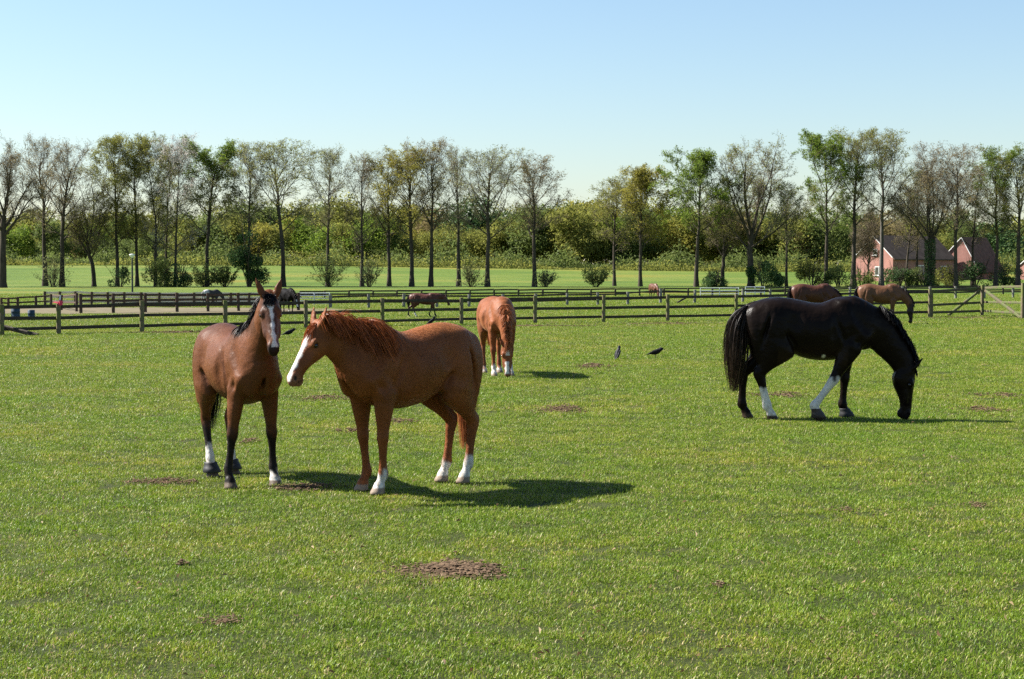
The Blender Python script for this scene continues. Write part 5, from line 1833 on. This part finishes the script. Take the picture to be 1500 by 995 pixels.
def clods(label, px, py, w_px, depth, n, size, seed, name='soil_patch', dark=False):
    """heap of crumbs of earth lying on the turf"""
    g = np.random.default_rng(seed)
    x0, y0 = ground(px, py)
    w = w_px * y0 / FPX
    ico = np.array([(.25, .1, .75), (.9, 0, .25), (.28, .85, .45), (-.72, .53, .3), (-.72, -.53, .5), (.28, -.85, .3), (0, 0, -.6)])
    tri = np.array([(0, 1, 2), (0, 2, 3), (0, 3, 4), (0, 4, 5), (0, 5, 1), (6, 2, 1), (6, 3, 2), (6, 4, 3), (6, 5, 4), (6, 1, 5)])
    t = np.where(g.random(n) < 0.6, g.normal(0, 0.17, n), np.clip(g.choice(g.uniform(-0.55, 0.55, 7), n) + g.normal(0, 0.06, n), -0.75, 0.75))
    dx = t * w
    dy = g.normal(0, 0.30, n) * depth * np.exp(-t ** 2 * 2.0) + 0.10 * depth * np.sin(t * 9)
    s = size * 0.62 * np.clip(np.exp(g.normal(-0.1, 0.4, n)), 0.4, 1.9)
    heap = 0.035 * np.exp(-(dx / (0.25 * w)) ** 2 - (dy / (0.33 * depth)) ** 2) * (size / 0.02)
    P = np.stack([dx, dy, heap * g.uniform(0.1, 1.0, n) + s * 0.35 + 0.012], 1)
    rot = g.uniform(0, 6.28, n)
    V = ico[None] * (1 + g.normal(0, 0.22, (n, 7, 3))) * s[:, None, None] * np.array((1.1, 1.1, 0.65))
    c, sn = np.cos(rot)[:, None], np.sin(rot)[:, None]
    V = np.stack([V[..., 0] * c - V[..., 1] * sn, V[..., 0] * sn + V[..., 1] * c, V[..., 2]], -1) + P[:, None]
    F = tri[None] + (np.arange(n) * 7)[:, None, None]
    # low mound of bare soil under the crumbs
    na, nr = 36, 5
    aa = np.linspace(0, 2 * math.pi, na, endpoint=False)
    out_ = 1 + 0.22 * np.sin(aa * 3 + seed) + 0.16 * np.sin(aa * 7 + 2 * seed) + 0.10 * g.normal(size=na)
    mv = [(0, 0, 0.016 * size / 0.02)]
    for q in range(1, nr + 1):
        f = q / nr
        mv += [(0.14 * w * f * out_[i] * math.cos(aa[i]), 0.18 * depth * f * out_[i] * math.sin(aa[i]), (0.030 * (1 - f * f) * size / 0.02 + g.normal(0, 0.004)) if q < nr else -0.02) for i in range(na)]
    mf = [(0, 1 + i, 1 + (i + 1) % na, 1 + (i + 1) % na) for i in range(na)]
    tri3 = [(0, 1 + i, 1 + (i + 1) % na) for i in range(na)]
    for q in range(nr - 1):
        for i in range(na):
            a_, b_ = 1 + q * na + i, 1 + q * na + (i + 1) % na
            tri3 += [(a_, a_ + na, b_ + na), (a_, b_ + na, b_)]
    o = obj(name, mesh_np(name, np.array(mv), np.array(tri3), True, earth_m), None, (x0, y0, float(terrain(x0, y0))))
    cl = obj('crumbs', mesh_np('crumbs', V.reshape(-1, 3), F.reshape(-1, 3), False, earth_m), o)
    cl['kind'] = 'stuff'
    tag(o, label, 'soil', 'patches of turned earth in the turf')
    return o


clods('largest heap of crumbled brown earth in the foreground grass', 650, 838, 175, 0.62, 2600, 0.017, 1)
clods('strip of brown earth between the bay and the chestnut hooves', 452, 716, 130, 0.5, 620, 0.016, 2)
clods('strip of brown earth left of the bay horse', 238, 707, 110, 0.55, 520, 0.016, 3)
clods('earth patch on the grass beyond the chestnut, left of the two birds', 820, 601, 100, 1.5, 520, 0.022, 4)
clods('earth patch behind the bay and under the chestnut\'s nose', 470, 584, 90, 1.0, 380, 0.022, 5)
clods('small dark earth scrape between the chestnut\'s fore and hind legs', 585, 619, 60, 0.6, 160, 0.02, 6)
clods('dark scuffed earth behind the chestnut\'s forelegs', 515, 632, 50, 0.7, 160, 0.02, 7)
clods('earth patch in front of the black horse\'s head near the right edge', 1440, 600, 90, 1.6, 320, 0.022, 8)
clods('thin dark scrape in the grass at the lower left', 325, 912, 80, 0.3, 160, 0.012, 9)
clods('small earth clump at the left, alone in the foreground grass', 266, 827, 20, 0.14, 60, 0.013, 10)
clods('scrape of earth just behind the black horse\'s hind hooves', 1150, 580, 110, 1.2, 300, 0.022, 11)
clods('thin earth scrape in the grass at the right edge', 1470, 580, 80, 1.2, 240, 0.022, 12)
clods('small earth scrape near the bottom right', 1240, 750, 45, 0.3, 90, 0.014, 13)
clods('tiny brown clump left of the bottom right corner', 1055, 860, 20, 0.15, 40, 0.013, 14)
clods('dark scrape of earth behind the bay\'s legs', 366, 648, 34, 0.5, 90, 0.02, 15)
clods('scuffed earth right of the grazing chestnut', 870, 538, 70, 1.6, 240, 0.03, 16)
clods('small brown clump near the lower right edge', 1430, 740, 60, 0.4, 110, 0.014, 17)
# bare scuffed line under the near fence
for k, (a, b, lab) in enumerate(((200, 330, 'scuffed earth line under the fence at the far left'), (690, 860, 'scuffed earth line under the fence right of the grazing chestnut'), (880, 1070, 'scuffed earth line under the fence behind the two birds'), (1380, 1480, 'scuffed earth line under the braced fence end'))):
    clods(lab, (a + b) / 2, 492 - (a + b) / 2 * 0.0185 + 1, (b - a) * 1.7, 0.9, 700, 0.035, 40 + k)

# loose crumbs, dry leaves and daisies strewn over the turf
g = np.random.default_rng(321)
n = 2600
yy = 8 + 52 * g.random(n) ** 1.6
xx = g.uniform(-1, 1, n) * (0.31 * yy + 2)
C = np.stack([xx, yy, terrain(xx, yy) + g.uniform(0.01, 0.04, n)], 1)
lv, lf, lc = leaves_at(C, 0.032, g)
litter_m = leaf_mat('litter', [(0.0, (0.06, 0.035, 0.02)), (0.55, (0.17, 0.10, 0.05)), (0.8, (0.33, 0.25, 0.14)), (1.0, (0.62, 0.58, 0.46))], 0.2, var=0.0)
tag(obj('turf_litter', mesh_np('turf_litter', lv, lf, False, litter_m, lc)), 'dry leaf bits and crumbs strewn over the turf', 'litter', kind='stuff')

# ------------------------------------------------------------------ birds
bird_dark = coat_mat('plumage', rough=0.5, spec=0.06, dapple=0.1, bump=0.15)
beak_m = simple_mat('beak', (0.02, 0.02, 0.02), (0.04, 0.04, 0.04), 20, rough=0.5, bump=0)


def bird(px, py, heading, upright, label, pale=0.0, s=1.0):
    B = Body((-0.26, -0.1, -0.02), (0.24, 0.1, 0.36), 0.008)
    a = R(upright)
    ca, sa = math.cos(a), math.sin(a)

    def p(x, z):
        return np.array((x * ca - z * sa, 0, 0.14 + x * sa + z * ca))
    B.tube([np.array([*p(*q), r, r2]) for q, r, r2 in (((-0.10, 0.0), 0.03, 0.025), ((-0.03, 0.0), 0.055, 0.05), ((0.05, 0.01), 0.056, 0.055), ((0.11, 0.03), 0.038, 0.04))], k=0.02, n=3)
    hd_ = p(0.12, 0.05) + np.array((0.025, 0, 0.03 if upright > 20 else 0.0))
    B.ell(hd_, (0.042, 0.034, 0.036), 0.02)
    B.tube([np.array([*p(-0.08, 0.0), 0.03, 0.014]), np.array([*p(-0.21, -0.01), 0.026, 0.007])], k=0.015, n=1)
    for s_ in (-1, 1):
        B.tube([np.array([*(p(0.06, 0.02) + (0, s_ * 0.05, 0)), 0.012, 0.035]), np.array([*(p(-0.05, 0.01) + (0, s_ * 0.05, 0)), 0.012, 0.035]), np.array([*(p(-0.16, -0.01) + (0, s_ * 0.02, 0)), 0.010, 0.012])], k=0.012, n=2)
    V, F = B.surface()
    c = np.tile(np.array((0.012, 0.012, 0.014)), (len(V), 1))
    c = mix3(c, (0.16, 0.16, 0.17), pale * (1 - sstep(0.03, 0.10, np.abs(V[:, 0] - hd_[0] + 0.02))))
    c = mix3(c, (0.20, 0.20, 0.205), pale * 0.6 * (V[:, 2] < 0.16))
    x, y = ground(px, py)
    o = obj('bird', mesh_np('bird', V, F, True, bird_dark, c), None, (x, y, float(terrain(x, y))), R(heading))
    o.scale = (s, s, s)
    V1, F1 = beam(hd_ + (0.03, 0, -0.002), hd_ + (0.085, 0, -0.012), 0.016, 0.02, taper=0.2)
    me = bpy.data.meshes.new('beak')
    me.from_pydata(V1, [], F1)
    me.materials.append(beak_m)
    obj('beak', me, o)
    for s_ in (-1, 1):
        timber('leg', (0.01, s_ * 0.025, -0.01), (0.0, s_ * 0.022, 0.11), 0.009, 0.009, beak_m, o)
    tag(o, label, 'bird')


bird(905, 527, 60, 46, 'grey backed upright bird on the grass, left of the pair', 0.2, 1.0)
bird(960, 525, -12, 12, 'black bird leaning forward, right of the pair on the grass', 0.0, 1.1)
bird(423, 495, 10, 15, 'black bird on the grass between the bay and the chestnut heads', 0.0, 1.2)
bird(631, 478, 8, 30, 'black bird on the grass under the near fence above the chestnut\'s back', 0.0, 1.2)

# ------------------------------------------------------------------ lamp post, ribbon, barrels
root = bpy.data.objects.new('lamp_post', None)
COL.objects.link(root)
Yl = 160.0
pl = at(194, 432, Yl)
zl = float(terrain(pl.x, Yl))
root.location = (pl.x, Yl, zl)
hl = at(194, 372, Yl).z - zl
iron = simple_mat('lamp_iron', (0.03, 0.035, 0.035), (0.06, 0.065, 0.065), 5, rough=0.5, bump=0)
timber('pole', (0, 0, -0.1), (0, 0, hl - 0.35), 0.16, 0.16, iron, root, taper=0.75)
V, F = tubes(np.array([[(0, 0, hl - 0.38), (0, 0, hl - 0.30), (0, 0, hl - 0.12), (0, 0, hl - 0.05), (0, 0, hl)]], float), np.array([[0.06, 0.17, 0.24, 0.27, 0.03]]), 12)
obj('lantern', mesh_np('lantern', V, F, True, frame_m), root)
tag(root, 'dark lamp post with pale lantern among the slender trees', 'lamp post')

rib_m = simple_mat('red_plastic', (0.55, 0.02, 0.06), (0.70, 0.05, 0.10), 8, rough=0.5, bump=0.2)
wht_m = simple_mat('white_plastic', (0.70, 0.68, 0.68), (0.80, 0.78, 0.78), 8, rough=0.5, bump=0.2)
root = bpy.data.objects.new('ribbon', None)
COL.objects.link(root)
rp = gpt(89, 489.5, 442)
root.location = (rp[0], rp[1] - 0.12, rp[2])
for nm, mt, pts_ in (('knot', rib_m, [(-0.08, 0, -0.06), (0.0, -0.05, 0.03), (0.09, 0.0, 0.02), (0.10, -0.03, -0.10), (0.02, -0.06, -0.13)]), ('tape', wht_m, [(-0.12, 0, 0.0), (-0.02, -0.03, 0.06), (0.0, -0.04, 0.20), (0.05, -0.02, 0.22), (0.03, -0.03, 0.06)]), ('tape', rib_m, [(-0.26, 0.01, -0.02), (-0.14, -0.03, -0.04), (-0.05, -0.05, -0.05), (-0.06, -0.03, 0.0), (-0.16, -0.01, 0.0)])):
    n_ = len(pts_)
    v_ = [tuple(p) for p in pts_] + [(a, b + 0.02, c) for a, b, c in pts_]
    me = bpy.data.meshes.new(nm)
    me.from_pydata(v_, [], [tuple(range(n_)), tuple(range(2 * n_ - 1, n_ - 1, -1))] + [(i, i + n_, (i + 1) % n_ + n_, (i + 1) % n_) for i in range(n_)])
    me.materials.append(mt)
    obj(nm, me, root)
tag(root, 'red and white tape tied on the fence post at the left', 'ribbon')

blue_m = simple_mat('blue_plastic', (0.012, 0.03, 0.05), (0.02, 0.05, 0.08), 3, rough=0.45, bump=0.05)
for px_, lab in ((23, 'blue plastic drum behind the fence at the left edge'), (46, 'second smaller blue drum right of the first one'), (1, 'tall blue drum cut by the left edge')):
    x, y = ground(px_, 470)
    k = 0.5 if px_ == 46 else 0.62
    zs = np.array([0, 0.02, 0.28, 0.30, 0.32, 0.60, 0.62, 0.64, 0.88, 0.90, 0.90]) * k
    rs = np.array([0.27, 0.29, 0.29, 0.305, 0.29, 0.29, 0.305, 0.29, 0.29, 0.27, 0.01]) * k
    V, F = tubes(np.array([[(0, 0, z) for z in zs]]), rs[None], 20)
    o = obj('drum', mesh_np('drum', V, F, True, blue_m), None, (x, y, 0))
    tag(o, lab, 'drum')
